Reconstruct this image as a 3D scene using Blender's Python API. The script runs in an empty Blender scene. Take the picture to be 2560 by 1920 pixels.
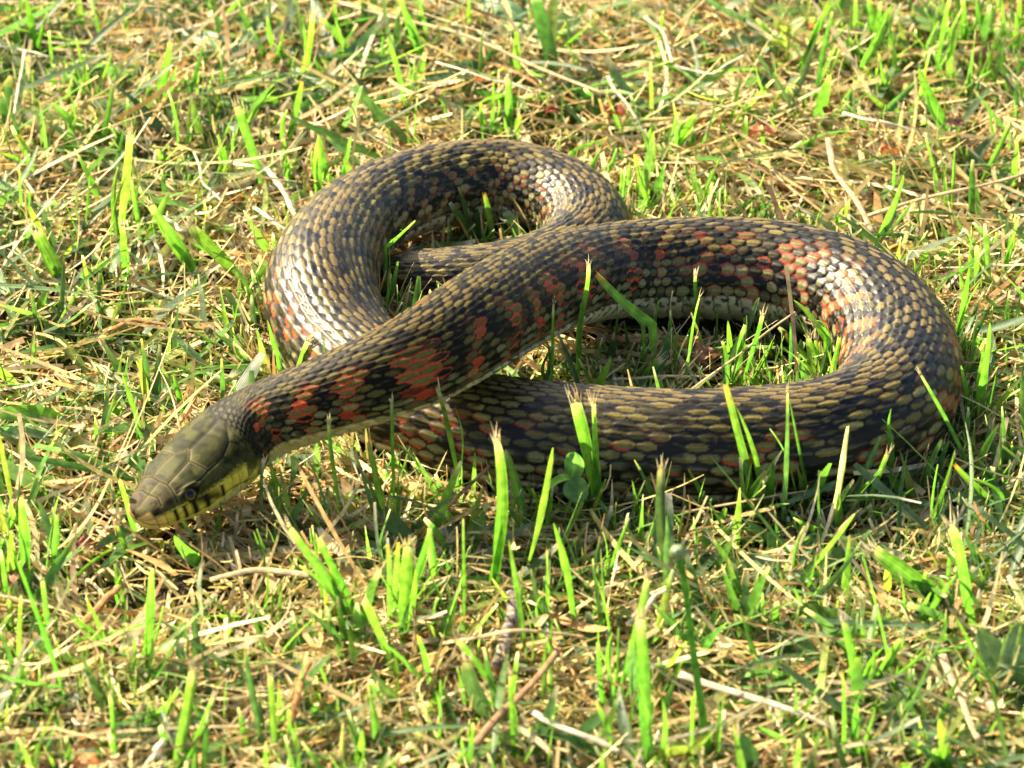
import bpy, math, random
import numpy as np
from mathutils import Vector

scene = bpy.context.scene
COL = scene.collection
rng = np.random.default_rng(20)
R = math.radians
MM = 0.001

# ------------------------------------------------------------------ camera
PITCH, DIST, SPAN = R(28.0), 1.60, 0.27          # a long lens about 1.6 m away, looking down 28 degrees
cam_data = bpy.data.cameras.new('camera')
cam = bpy.data.objects.new('camera', cam_data)
COL.objects.link(cam)
cam.location = (0, -DIST * math.cos(PITCH), DIST * math.sin(PITCH))
cam.rotation_euler = (math.pi / 2 - PITCH, 0, 0)
cam_data.sensor_width = 36
cam_data.lens = 36 * DIST / SPAN
cam_data.clip_start, cam_data.clip_end = 0.05, 500
cam_data.dof.use_dof = True
cam_data.dof.focus_distance = 1.585
cam_data.dof.aperture_fstop = cam_data.lens / 7.6
scene.camera = cam

# ------------------------------------------------------------------ sky and sun
SUN = Vector((-0.76, 0.65, 0.0)).normalized() * math.cos(R(37)) + Vector((0, 0, math.sin(R(37))))
world = bpy.data.worlds.new('World')
scene.world = world
world.use_nodes = True
wn = world.node_tree.nodes
sky = wn.new('ShaderNodeTexSky')
sky.sky_type = 'NISHITA'
sky.sun_disc = False
sky.dust_density = 3.5
sky.ozone_density = 0.4
sky.sun_elevation = R(37)
sky.sun_rotation = math.atan2(SUN.x, SUN.y)
world.node_tree.links.new(sky.outputs[0], wn['Background'].inputs[0])
wn['Background'].inputs[1].default_value = 0.088
sun_data = bpy.data.lights.new('sun', 'SUN')
sun_data.energy = 5.0
sun_data.angle = R(0.55)
sun_data.color = (1.0, 0.87, 0.63)
sun = bpy.data.objects.new('sun', sun_data)
sun.rotation_euler = SUN.to_track_quat('Z', 'Y').to_euler()
COL.objects.link(sun)
scene.view_settings.view_transform = 'Standard'
scene.view_settings.look = 'None'
scene.view_settings.exposure = 1.97
scene.view_settings.gamma = 1
scene.view_settings.use_curve_mapping = False
scene.render.engine = 'CYCLES'
scene.cycles.max_bounces = 8
scene.cycles.transmission_bounces = 6

# ------------------------------------------------------------------ helpers
def tag(o, label=None, cat=None, group=None, kind=None):
    for k, v in (('label', label), ('category', cat), ('group', group), ('kind', kind)):
        if v:
            o[k] = v
    return o

def empty(name, loc=(0, 0, 0)):
    o = bpy.data.objects.new(name, None)
    o.empty_display_size = 0.005
    o.location = loc
    COL.objects.link(o)
    return o

def build(name, V, F, mat, col=None, uv=None, parent=None, smooth=True, loc=None):
    """one mesh object from numpy vertices and faces (all quads or all triangles)"""
    V = np.asarray(V, np.float32)
    F = np.asarray(F, np.int32)
    if loc is not None:
        V = V - np.asarray(loc, np.float32)
    me = bpy.data.meshes.new(name)
    n = F.shape[1]
    me.vertices.add(len(V)); me.loops.add(F.size); me.polygons.add(len(F))
    me.vertices.foreach_set('co', V.ravel())
    me.loops.foreach_set('vertex_index', F.ravel())
    me.polygons.foreach_set('loop_start', np.arange(0, F.size, n, dtype=np.int32))
    me.polygons.foreach_set('loop_total', np.full(len(F), n, np.int32))
    me.polygons.foreach_set('use_smooth', np.full(len(F), smooth, bool))
    if col is not None:
        a = me.attributes.new('tint', 'FLOAT_COLOR', 'POINT')
        c4 = np.ones((len(V), 4), np.float32); c4[:, :3] = col
        a.data.foreach_set('color', c4.ravel())
    if uv is not None:
        a = me.attributes.new('strip', 'FLOAT_VECTOR', 'POINT')
        u3 = np.zeros((len(V), 3), np.float32); u3[:, :2] = uv
        a.data.foreach_set('vector', u3.ravel())
    me.update(calc_edges=True)
    me.materials.append(mat)
    o = bpy.data.objects.new(name, me)
    if loc is not None:
        o.location = loc
    if parent is not None:
        o.parent = parent
    COL.objects.link(o)
    return o

class Nodes:
    """small wrapper round a new material's node tree"""
    def __init__(self, name):
        self.m = bpy.data.materials.new(name)
        self.m.use_nodes = True
        self.t = self.m.node_tree
        self.out = self.t.nodes['Material Output']
        self.p = self.t.nodes['Principled BSDF']
    def add(self, kind, **inputs):
        n = self.t.nodes.new(kind)
        for k, v in inputs.items():
            n.inputs[k.replace('_', ' ')].default_value = v
        return n
    def link(self, a, b):
        self.t.links.new(a, b)
    def math(self, op, a, b=None, c=None):
        n = self.t.nodes.new('ShaderNodeMath'); n.operation = op
        for i, x in enumerate((a, b, c)):
            if x is None: continue
            if isinstance(x, (int, float)): n.inputs[i].default_value = x
            else: self.link(x, n.inputs[i])
        return n.outputs[0]
    def mix(self, a, b, f, mode='MIX'):
        n = self.t.nodes.new('ShaderNodeMix'); n.data_type = 'RGBA'; n.blend_type = mode
        for i, x in ((0, f), (6, a), (7, b)):
            if isinstance(x, (int, float)): n.inputs[i].default_value = x
            elif isinstance(x, tuple): n.inputs[i].default_value = x + (1,) if len(x) == 3 else x
            else: self.link(x, n.inputs[i])
        return n.outputs[2]
    def attr(self, name):
        n = self.t.nodes.new('ShaderNodeAttribute'); n.attribute_name = name
        return n
    def ramp(self, f, lo, hi, to0=0.0, to1=1.0):
        n = self.t.nodes.new('ShaderNodeMapRange'); n.interpolation_type = 'SMOOTHSTEP'
        self.link(f, n.inputs[0])
        for i, x in ((1, lo), (2, hi), (3, to0), (4, to1)): n.inputs[i].default_value = x
        return n.outputs[0]

def leaf_material(name, trans, rough, spec, glow=1.35, veins=60.0, tmul=(1.15, 1.1, 0.45)):
    """blade or leaf: colour per vertex, fine lengthwise veins, part of the light passes through"""
    n = Nodes(name)
    c = n.attr('tint').outputs['Color']
    st = n.attr('strip').outputs['Vector']
    sx = n.add('ShaderNodeSeparateXYZ'); n.link(st, sx.inputs[0])
    vein = n.math('SINE', n.math('MULTIPLY', sx.outputs[0], veins))
    noi = n.add('ShaderNodeTexNoise', Scale=420.0, Detail=3.0)
    geo = n.add('ShaderNodeNewGeometry'); n.link(geo.outputs['Position'], noi.inputs['Vector'])
    k = n.math('ADD', n.math('MULTIPLY', vein, 0.13), n.ramp(noi.outputs[0], 0.3, 0.7, 0.68, 1.22))
    comb = n.add('ShaderNodeCombineXYZ')
    for i in range(3): n.link(k, comb.inputs[i])
    cc = n.mix(c, comb.outputs[0], 1.0, 'MULTIPLY')
    n.link(cc, n.p.inputs['Base Color'])
    n.p.inputs['Roughness'].default_value = rough
    n.p.inputs['Specular IOR Level'].default_value = spec
    bump = n.add('ShaderNodeBump', Strength=0.25, Distance=0.0003)
    n.link(vein, bump.inputs['Height']); n.link(bump.outputs[0], n.p.inputs['Normal'])
    tr = n.add('ShaderNodeBsdfTranslucent')
    tc = n.mix(cc, tuple(g * glow for g in tmul), 1.0, 'MULTIPLY')
    n.link(tc, tr.inputs['Color'])
    mx = n.add('ShaderNodeMixShader', Fac=trans)
    n.link(n.p.outputs[0], mx.inputs[1]); n.link(tr.outputs[0], mx.inputs[2])
    n.link(mx.outputs[0], n.out.inputs['Surface'])
    return n.m

def vnoise(x, y, seed=0):
    """smooth value noise, 0..1, vectorised"""
    xi, yi = np.floor(x).astype(np.int64), np.floor(y).astype(np.int64)
    fx, fy = x - xi, y - yi
    fx, fy = fx * fx * (3 - 2 * fx), fy * fy * (3 - 2 * fy)
    def h(a, b):
        v = (a * 374761393 + b * 668265263 + seed * 974634777) & 0xffffffff
        v = ((v ^ (v >> 13)) * 1274126177) & 0xffffffff
        return ((v ^ (v >> 16)) & 0xffff) / 65535.0
    return (h(xi, yi) * (1 - fx) + h(xi + 1, yi) * fx) * (1 - fy) + (h(xi, yi + 1) * (1 - fx) + h(xi + 1, yi + 1) * fx) * fy

def sstep(a, b, x):
    t = np.clip((x - a) / (b - a), 0, 1)
    return t * t * (3 - 2 * t)

def ground_z(x, y):
    """gentle unevenness of the soil (metres)"""
    return ((vnoise(x / 0.045, y / 0.045, 3) - 0.5) * 3.2 + (vnoise(x / 0.014, y / 0.014, 5) - 0.5) * 2.0) * MM

# ------------------------------------------------------------------ the snake's centre line: x, y, z, radius in mm, nose first
PATH = np.array([(-93.5,-96.6,13.5,3),(-81.8,-85.0,18,8),(-71.8,-73.0,21.5,9.3),(-63.4,-69.3,26,9.8),(-50.6,-72.7,33,10.2),(-39.0,-72.5,38,10.8),
 (-27.3,-69.5,41.5,11.3),(-18.1,-58.3,41.5,11.9),(-10.2,-43.5,39.5,12.5),(5.3,-5.8,30,13),(18.0,17.4,22.5,13.2),(30.5,29.8,18,13.4),
 (49.0,34.2,16,14.3),(66.3,33.3,15.5,14.8),(82.0,26.4,15.5,15),(94.6,12.5,15.5,15),(100.6,-9.1,15.5,15),(100.1,-30.3,15.5,15),
 (93.5,-47.7,15.5,15),(79.2,-59.0,15.5,15),(62.9,-62.3,15,15.1),(42.5,-63.8,15,15.1),(22.3,-60.8,14.5,15),(2.0,-55.2,14,14.7),
 (-13.3,-47.8,13.5,14.3),(-26.7,-37.4,13.5,14.2),(-37.8,-23.0,14,14.2),(-46.0,-5.7,15.5,14.3),(-50.4,11.0,19,14.3),(-49.6,31.0,20,13.4),
 (-42.5,59.6,18,12.2),(-28.0,82.7,15,12),(-7.2,94.5,13,12),(8.8,89.7,12.5,11.8),(18.6,77.8,12,11.5),(20.7,61.7,11.5,11.2),
 (14.0,48.3,11,10.8),(2.2,41.7,10.5,10.2),(-8.6,40.3,10,9.6),(-19.4,41.3,9,9),(-30.2,42.9,8.2,8.2),(-37.8,45.7,6,6),
 (-44.3,46.3,4.5,4.2),(-49.6,43.0,4,2.6),(-52.7,38.3,4,1.2)])

def dense_curve(P, step=0.25, smooth=9.0):
    """Catmull-Rom through the points, resampled evenly, then smoothed"""
    Q = np.vstack([2 * P[0] - P[1], P, 2 * P[-1] - P[-2]])
    out = []
    for i in range(1, len(Q) - 2):
        a, b, c, d = Q[i - 1], Q[i], Q[i + 1], Q[i + 2]
        t = np.linspace(0, 1, 120, endpoint=False)[:, None]
        out.append(0.5 * (2 * b + (c - a) * t + (2 * a - 5 * b + 4 * c - d) * t ** 2 + (3 * b - a - 3 * c + d) * t ** 3))
    out = np.vstack(out + [P[-1:]])
    def resample(o):
        s = np.concatenate([[0], np.cumsum(np.linalg.norm(np.diff(o[:, :3], axis=0), axis=1))])
        n = int(s[-1] / step)
        g = np.linspace(0, s[-1], n)
        return g, np.stack([np.interp(g, s, o[:, k]) for k in range(4)], 1)
    s, o = resample(out)
    k = np.exp(-0.5 * (np.arange(-60, 61) * step / (smooth / 2)) ** 2); k /= k.sum()
    ext = np.vstack([o[0] + (o[0] - o[1:61][::-1]), o, o[-1] + (o[-1] - o[-61:-1][::-1])])
    o = np.stack([np.convolve(ext[:, c], k, 'valid') for c in range(4)], 1)
    return resample(o)

CS, CP = dense_curve(PATH)
CS = CS - 0.0
LEN = CS[-1]
HEAD = 36.0                                       # head length, mm
SNAKE_PTS = CP[::8]                               # used to keep the grass out of the body

def lerp(s, k): return np.interp(s, CS, CP[:, k])
ROLL = [(0, -2), (36, -2), (90, 8), (150, 2), (225, -24), (290, -18), (350, 0), (420, 6), (490, 7), (545, 0), (590, -8), (625, -20), (665, -14), (720, 0), (900, 0)]

def frame(s):
    """centre, side and up vectors along the body (mm)"""
    c = np.stack([lerp(s, k) for k in range(3)], 1)
    e = 1.0
    t = np.stack([lerp(np.minimum(s + e, LEN), k) - lerp(np.maximum(s - e, 0), k) for k in range(3)], 1)
    t /= np.linalg.norm(t, axis=1)[:, None]
    up = np.array([0, 0, 1.0]) - t * t[:, 2:3]
    up /= np.linalg.norm(up, axis=1)[:, None]
    side = np.cross(up, t)                        # left side of an animal that looks along -t
    a = np.radians(np.interp(s, [p[0] for p in ROLL], [p[1] for p in ROLL]))[:, None]
    return c, side * np.cos(a) + up * np.sin(a), up * np.cos(a) - side * np.sin(a), t

# ring positions: fine on the head, then a fixed number per scale length
def pitch(s): return np.maximum(0.352 * np.minimum(lerp(s, 3), 15.2), 0.9) * (0.72 + 0.28 * sstep(HEAD, HEAD + 40, s))
sb = np.arange(HEAD * 0.98, LEN, 0.05)
qb = np.concatenate([[0], np.cumsum(0.05 / pitch(sb[:-1]))])
PER = 13
body_s = np.interp(np.arange(0, qb[-1], 1 / PER), qb, sb)
head_s = np.concatenate([HEAD * 0.98 * np.linspace(0, 1, 190)[:-1] ** 1.25])
head_s[0] = 0.02
ring_s = np.concatenate([head_s, body_s])
ring_q = np.interp(ring_s, sb, qb, left=0)
NR, NT = len(ring_s), 236
theta = (np.arange(NT) / NT) * 2 * np.pi - np.pi   # 0 is the middle of the back
S, T = np.meshgrid(ring_s, theta, indexing='ij')
Q = np.repeat(ring_q[:, None], NT, 1)
TH_ROW = np.radians(116) / 11.6                    # angle of one row of scales: 23 rows over the back
_r = np.linspace(-21, 21, 4001)
ROW = np.interp(T, TH_ROW * (0.80 * _r + 0.20 * _r * (np.minimum(np.abs(_r), 12) / 11.6) ** 2), _r)   # rows are narrow on the back, broad low on the flank

# ---- scales: every point looks for the highest scale that covers it
def hsh(k, j, seed):
    k, j = k.astype(np.int64), j.astype(np.int64)
    v = (k * 73856093 ^ j * 19349663 ^ (seed * 83492791)) & 0xffffffff
    v = ((v ^ (v >> 15)) * 2246822519) & 0xffffffff
    v = ((v ^ (v >> 13)) * 3266489917) & 0xffffffff
    return ((v ^ (v >> 16)) & 0xffff) / 65535.0

QW = Q + 0.16 * (vnoise(Q * 0.45, ROW * 0.35, 11) - 0.5) * 2
RW = ROW + 0.16 * (vnoise(Q * 0.5 + 40, ROW * 0.4, 12) - 0.5) * 2
bestH = np.zeros_like(Q); bestK = np.zeros_like(Q); bestJ = np.zeros_like(Q); bestA = np.zeros_like(Q); bestB = np.ones_like(Q)
covered = np.zeros(Q.shape, bool)
AL, BL = 0.70, 0.63
j0 = np.floor(RW)
for dj in (0, 1):
    j = j0 + dj
    off = np.where(np.mod(j, 2) == 0, 0.0, 0.5)
    kk = np.floor(QW - off)
    for dk in (-0, 1):
        k = kk + dk
        a = QW - (k + off)
        wide = np.where(np.abs(j) >= 10.5, 1.12, 1.0)
        b = (RW - j) / wide
        sh = 0.94 + 0.14 * hsh(k, j, 4)
        rear = np.clip(a / AL, 0, 1)
        rho = (np.abs(a) / (AL * sh)) ** 1.65 + (np.abs(b) / (BL * sh)) ** 1.6
        ok = (rho < 1) & (np.abs(j) <= 11)
        h = 0.22 + 0.62 * (a + AL) / (2 * AL) + 0.10 * hsh(k, j, 5)
        h = h * (1 - np.clip(rho, 0, 1) ** 5) ** 0.5 + 0.05 * (1 - np.clip(np.abs(b) / 0.5, 0, 1) ** 2)
        keel = np.where(np.abs(j) <= 9, 0.46, 0.08) * np.exp(-(b / 0.075) ** 2) * sstep(-0.5, 0.0, a) * (1 - rho.clip(0, 1) ** 3)
        h = h + keel
        win = ok & (h > bestH)
        for dst, src in ((bestH, h), (bestK, k + off), (bestJ, j), (bestA, a), (bestB, b)):
            dst[win] = np.broadcast_to(src, dst.shape)[win]
        covered |= win
belly = sstep(11.45, 11.75, np.abs(RW)) * np.ones_like(Q)
fv = np.mod(Q + 0.06 * np.sin(RW * 2.2) + 0.14 * np.clip(14.5 - np.abs(RW), 0, 3), 1.0)
ventH = 0.10 + 1.9 * fv * (1 - sstep(0.93, 1.0, fv))
SH = np.where(belly > 0.5, ventH, bestH)
onbody = sstep(HEAD * 1.0, HEAD * 1.28, S)        # scales fade in behind the head
scale_mm = 0.040 * lerp(ring_s, 3)[:, None].repeat(NT, 1)
relief = SH * scale_mm * onbody

# ---- colours of the scales
h1 = hsh(bestK * 2, bestJ, 21)[..., None]; h2 = hsh(bestK * 2, bestJ, 22)[..., None]; h3 = hsh(bestK * 2, bestJ, 23)[..., None]
aj = np.abs(bestJ)
sm = S
def C3(*c): return np.array(c, np.float64)
def mixc(a, b, f): return a + (b - a) * f
olive = mixc(C3(0.115, 0.086, 0.022), C3(0.185, 0.142, 0.042), h1)
olive = mixc(olive, C3(0.170, 0.115, 0.048), (0.65 * (1 - sstep(1.0, 3.0, aj)))[..., None])
side_c = mixc(C3(0.22, 0.205, 0.105), C3(0.32, 0.305, 0.18), h1)
olive = mixc(olive, side_c, (0.8 * sstep(7.0, 10.0, aj))[..., None])
neckness = (1 - sstep(150, 260, sm))[..., None]
olive = mixc(olive, olive * C3(0.72, 0.74, 0.72), neckness)
# paler ochre spots high on the flank every fourth scale
spot = ((np.mod(bestK + np.where(bestJ > 0, 1, 0), 4) < 1) & ((aj == 5) | (aj == 6)) & (h2[..., 0] > 0.25))[..., None] * sstep(230, 330, sm)[..., None]
olive = mixc(olive, C3(0.36, 0.29, 0.095), 0.75 * spot)
# black blotches in a chequer along four bands
band = np.select([aj <= 1, aj <= 4, aj <= 8], [0, 1, 2], 3)
ph = bestK / np.where(sm < 330, 3.4, 4.0) + 0.5 * np.mod(band, 2) + 0.22 * (vnoise(bestK * 0.31, bestJ * 0.5 + 7, 31) - 0.5) * 2
wave = 0.5 + 0.5 * np.cos(2 * np.pi * ph)
blk = sstep(0.52, 0.66, wave * 0.62 + 0.62 * (h3[..., 0] - 0.40) + 0.16 * neckness[..., 0] * (aj > 1) - 0.05 * (aj <= 1))
# further back the blotches break up: every second scale of some rows is dark
jit = 1.1 * (vnoise(bestK * .33, bestJ * .45, 35) - .5) + .35 * (h3[..., 0] - .5)
dark = np.mod(bestK + 1.4 * np.mod(np.floor((aj + 1) / 2), 2) + jit, 2.8) < np.where(aj <= 1, 0.9, 1.32)
back = sstep(150, 230, sm)
blk = np.where((hsh(bestK * 2, bestJ, 27) < back) | ((aj <= 3) & (sm > HEAD * 1.3)), dark * 1.0, blk)
blk = np.where(hsh(bestK * 2, bestJ, 36) < .07, 1 - blk, blk)
blk = blk * np.where(aj == 11, 0.6, 1.0)
pale_back = (sstep(385, 420, sm) * (1 - sstep(470, 520, sm)) + 0.6 * sstep(505, 540, sm) * (1 - sstep(560, 575, sm)))
blk = blk * (1 - 0.75 * pale_back * (h2[..., 0] > 0.3))
# red bars on the flank, between the blotches
redph = 0.5 + 0.5 * np.cos(2 * np.pi * (bestK / np.where(sm < 330, 3.4, 4.0) + 0.5 + 0.22 * (vnoise(bestK * 0.31, bestJ * 0.5 + 7, 31) - 0.5) * 2))
flank = sstep(3.0, 5.5, aj)
amount = np.interp(sm, [34, 60, 150, 215, 260, 330, 400, 450, 530, 600, 680, 760], [0.8, 0.9, 0.9, 0.40, 0.62, 0.60, 0.25, 0.85, 1.15, 0.60, 0.30, 0.2])
low = np.interp(sm, [0, 250, 330, 420, 900], [0, 0, 0.3, 1.0, 0.6])
flank = flank * (1 - low) + low * sstep(4.0, 7.0, aj)
rn = 0.55 * h3[..., 0] + 0.45 * vnoise(bestK * 0.6, bestJ * 0.6, 33)
red = sstep(0.54, 0.68, redph * 0.56 + 0.86 * (rn - 0.5) + 0.40 * amount - 0.16) * flank * (amount > 0.02)
red = red * np.where(np.abs(RW) > 11.4, 0.6, 1.0)
flecks = (~dark) * (hsh(bestK * 2, bestJ, 37) < np.clip(.30 + .55 * amount, 0, 1)) * flank * sstep(0.25, .5, amount + .15)
red = red + (flecks - red) * sstep(190, 250, sm)
# from the middle of the body on, the red only edges the belly side of a scale
edge_side = sstep(-0.12, 0.06, bestB * np.sign(RW)) * sstep(-0.30, 0.0, bestA)
red = red * (1 - (1 - edge_side) * sstep(290, 400, sm) * 0.95)
skin = mixc(np.ones_like(Q)[..., None] * C3(0.0055, 0.005, 0.005), mixc(C3(0.30, 0.038, 0.018), C3(0.50, 0.095, 0.042), rn[..., None]), red[..., None])
# the coloured part of one scale is an oval towards its free edge; its base stays as dark as the skin
size = 0.90 + 0.16 * (h2[..., 0]) - 0.05 * neckness[..., 0] - 0.04 * sstep(400, 440, sm) * (1 - sstep(540, 580, sm)) * sstep(1.5, 4, aj) + 0.12 * sstep(520, 560, sm)
aa, bb = (bestA - 0.09) / (0.55 * size), bestB / (0.46 * size)
oval = 1 - sstep(0.74, 1.0, np.abs(aa) ** 1.8 + np.abs(bb) ** 1.8)
tail = np.exp(-(bestB / 0.11) ** 2) * sstep(-0.62, -0.30, bestA) * (1 - sstep(-0.2, 0.1, bestA))
face = np.clip(oval + 0.55 * tail * (h1[..., 0] > 0.3), 0, 1) * covered
grain = 0.80 + 0.40 * vnoise(Q * 11, ROW * 9, 41)
streak = sstep(0.50, 0.72, vnoise(Q * 2.2 + 30 * h1[..., 0], ROW * 5.5, 42)) * 0.55
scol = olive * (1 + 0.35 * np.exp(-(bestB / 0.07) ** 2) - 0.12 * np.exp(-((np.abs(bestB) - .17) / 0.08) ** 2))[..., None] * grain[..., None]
blackc = mixc(np.ones_like(Q)[..., None] * C3(0.0065, 0.006, 0.0055), olive * 0.75, (streak * oval)[..., None])
# some black scales inside a red bar are washed red
allred = np.clip(1.3 * red, 0, 1) * (hsh(bestK * 2, bestJ, 29) < 0.34 - 0.32 * sstep(190, 300, sm))
blackc = mixc(blackc, skin * grain[..., None] * .9, (0.92 * allred)[..., None])
blk = blk * (1 - np.clip(1.3 * red, 0, 1) * (allred < .2) * (hsh(bestK * 2, bestJ, 30) < .6))
stain = sstep(.56, .70, vnoise(Q * 1.15 + 9, ROW * 1.25 + 5, 44)) * .85 * (aj > 1)
blk2 = np.clip(blk + stain * (1 - blk) * (1 - red), 0, 1)
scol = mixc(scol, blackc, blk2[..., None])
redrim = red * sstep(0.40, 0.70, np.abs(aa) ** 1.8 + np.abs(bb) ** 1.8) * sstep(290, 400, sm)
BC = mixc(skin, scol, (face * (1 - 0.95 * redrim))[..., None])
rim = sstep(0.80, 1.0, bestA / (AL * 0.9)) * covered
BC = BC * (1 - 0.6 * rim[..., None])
# plates of the belly
bn = vnoise(Q * 3, ROW * 2.2, 51)
vc = mixc(C3(0.48, 0.46, 0.27), C3(0.58, 0.54, 0.33), vnoise(Q * 1.1, ROW * 0.6, 52)[..., None])
fleck = sstep(0.56, 0.70, bn) * (1 - sstep(12.2, 14.2, np.abs(RW))) * 0.9
vc = mixc(vc, C3(0.02, 0.02, 0.018), np.clip(fleck + 0.8 * sstep(0.80, 0.93, fv), 0, 1)[..., None])
vc = mixc(vc, C3(0.45, 0.09, 0.03), (0.85 * red * (1 - sstep(0.12, 0.32, fv)) * (1 - sstep(12.0, 12.8, np.abs(RW))))[..., None])
vc = mixc(vc, C3(0.42, 0.36, 0.12), (0.7 * (1 - sstep(50, 120, sm)))[..., None])
BC = BC * np.array([.72, .72, .58])
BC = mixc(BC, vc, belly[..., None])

# ---- head: cross-sections and plates; t runs 0 (nose) to 1 (back of the jaw)
t = S / HEAD
HT = [0, .012, .03, .06, .12, .2, .3, .4, .5, .62, .75, .88, 1.0, 1.15, 1.35, 1.7, 2.4]
HW = [.3, 2.8, 4.1, 5.2, 6.2, 7.2, 8.4, 9.4, 10.2, 10.9, 11.4, 11.5, 11.0, 10.2, 9.6, 9.6, 10.0]
HU = [.2, 1.3, 1.9, 2.5, 3.3, 4.2, 5.3, 6.2, 6.7, 7.1, 7.5, 7.9, 8.4, 9.0, 9.5, 9.8, 10.0]
HD = [.2, 2.2, 3.3, 4.2, 5.1, 5.9, 6.9, 7.7, 8.4, 9.0, 9.4, 9.5, 9.3, 9.1, 9.0, 9.2, 9.6]
fine_t = np.linspace(0, 2.4, 480)
def prof(v):
    w = np.interp(fine_t, HT, v)
    k = np.exp(-0.5 * (np.arange(-12, 13) / 4.5) ** 2); k /= k.sum()
    sm_ = np.convolve(np.pad(w, 12, 'edge'), k, 'valid')
    w = np.where(fine_t < 0.06, w, sm_)
    return np.interp(ring_s / HEAD, fine_t, w)
rad = lerp(ring_s, 3)
hb = sstep(1.3, 2.3, ring_s / HEAD)
wd = prof(HW) * (1 - hb) + rad * 1.05 * hb
hu = prof(HU) * (1 - hb) + rad * 0.98 * hb
hd = prof(HD) * (1 - hb) + rad * 0.93 * hb
endcap = np.sqrt(np.clip((LEN - ring_s) / 3.0, 0.02, 1))
wd, hu, hd = wd * endcap, hu * endcap, hd * endcap
boxy = (1 - sstep(0.9, 1.5, t))                    # the head is squarer than the body
e_side = 1 - 0.22 * boxy
e_up = 1 - 0.22 * boxy
sn, cs = np.sin(T), np.cos(T)
X = wd[:, None] * np.sign(sn) * np.abs(sn) ** e_side
Yv = np.where(cs > 0, hu[:, None], hd[:, None]) * np.sign(cs) * np.abs(cs) ** e_up
# flatter belly where the body lies on the ground
flat = sstep(2.4, 4.0, t) * (cs < 0)
Yv = Yv * (1 - 0.10 * flat * np.abs(cs))
lam = np.abs(T)
onhead = 1 - sstep(0.98, 1.2, t)
deg = np.degrees(lam)
ltop = np.clip(np.abs(X) / np.maximum(wd[:, None], 0.1), 0, 1)     # 0 middle .. 1 edge of the head
def seg_dist(tx, ly, pts):
    """distance (mm-like) to a polyline given in (t, sideways share of the width)"""
    d = np.full(tx.shape, 9.0)
    W_ = np.maximum(wd[:, None], 2.0)
    for (a0, b0), (a1, b1) in zip(pts[:-1], pts[1:]):
        ax, ay, bx, by = a0 * HEAD, b0 * W_, a1 * HEAD, b1 * W_
        px, py = tx * HEAD, ly * W_
        vx, vy = bx - ax, by - ay
        u = np.clip(((px - ax) * vx + (py - ay) * vy) / (vx * vx + vy * vy + 1e-6), 0, 1)
        d = np.minimum(d, np.hypot(px - ax - u * vx, py - ay - u * vy))
    return d
HM = slice(0, int(np.searchsorted(ring_s, HEAD * 1.3)))
tt, lt, dg = t[HM], ltop[HM], deg[HM]
wd_full = wd; wd = wd_full[HM]
top_seams = [[(.05, 0), (.27, 0)], [(.155, 0), (.165, .45), (.14, .80)], [(.27, 0), (.275, .36), (.26, .62), (.235, .95)],
             [(.275, .36), (.39, .33), (.50, .27), (.59, 0)], [(.26, .62), (.275, .36)], [(.50, .27), (.505, .55), (.515, .80)],
             [(.27, .80), (.39, .86), (.515, .80)], [(.59, 0), (.93, 0)], [(.515, .80), (.66, .76), (.80, .62), (.93, .30), (.945, 0)],
             [(.66, .76), (.70, .97)], [(.80, .62), (.86, .90)]]
ds = np.full(tt.shape, 9.0)
for pl in top_seams: ds = np.minimum(ds, np.where(dg < 84, seg_dist(tt, lt, pl), 9))
# the mouth line, lip plates and chin plates are laid out in t and degrees
mouth = 103 + 10 * sstep(0.0, 0.12, tt) - 12 * np.exp(-((tt - 0.62) / 0.2) ** 2) + 4 * sstep(.7, .95, tt)
girth = np.maximum(wd[:, None], 2) * np.pi / 180
dm = np.abs(dg - mouth) * girth + np.where(tt > 0.93, (tt - 0.93) * HEAD, 0)
lipx = [.07, .13, .20, .265, .335, .425, .55, .70]
dl = np.full(tt.shape, 9.0); dbar = np.full(tt.shape, 9.0)
liptop = 82 + 6 * sstep(0.0, .4, tt)
for i, x in enumerate(lipx):
    d = np.abs(tt - x - 0.0004 * (dg - 100)) * HEAD
    ins = (dg > liptop) & (dg < mouth + 34)
    d = np.where(ins, d, 9)
    dl = np.minimum(dl, d)
    if 2 <= i <= 6: dbar = np.minimum(dbar, np.where((dg > liptop) & (dg < mouth + 4), d * (0.7 if i in (4, 5) else 1.15), 9))
dlt = np.where(tt < 0.8, np.abs(dg - liptop) * girth, 9)
dcheek = np.full(tt.shape, 9.0)
for pl in ([(.285, 60), (.285, 90)], [(.20, 62), (.205, 90)], [(.41, 62), (.43, 90)], [(.62, 58), (.64, 92)], [(.49, 76), (.62, 75)], [(.78, 55), (.80, 108)]):
    for (a0, b0), (a1, b1) in zip(pl[:-1], pl[1:]):
        u = np.clip(((tt - a0) * (a1 - a0) * HEAD ** 2 + (dg - b0) * (b1 - b0) * girth ** 2) / (((a1 - a0) * HEAD) ** 2 + ((b1 - b0) * girth) ** 2 + 1e-6), 0, 1)
        dcheek = np.minimum(dcheek, np.hypot((tt - a0 - u * (a1 - a0)) * HEAD, (dg - b0 - u * (b1 - b0)) * girth))
wd = wd_full
def groove(d, w): return np.exp(-(d / w) ** 2)
seam = np.clip(groove(ds, 0.20) + 0.8 * groove(dl, 0.16) + 0.6 * groove(dlt, 0.16) + 0.7 * groove(dcheek, 0.16), 0, 1)
plate = np.clip(ds, 0, 1.2) / 1.2
EYE_T, EYE_D, EYE_R = .345, 69.0, 2.5
de = np.hypot((tt - EYE_T) * HEAD, (dg - EYE_D) * girth)
nos = groove(np.hypot((tt - .085) * HEAD, (dg - 66) * girth), 0.55)
hr = -0.12 * seam - 0.34 * groove(dm, 0.28) + 0.14 * plate - 0.75 * nos
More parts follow.
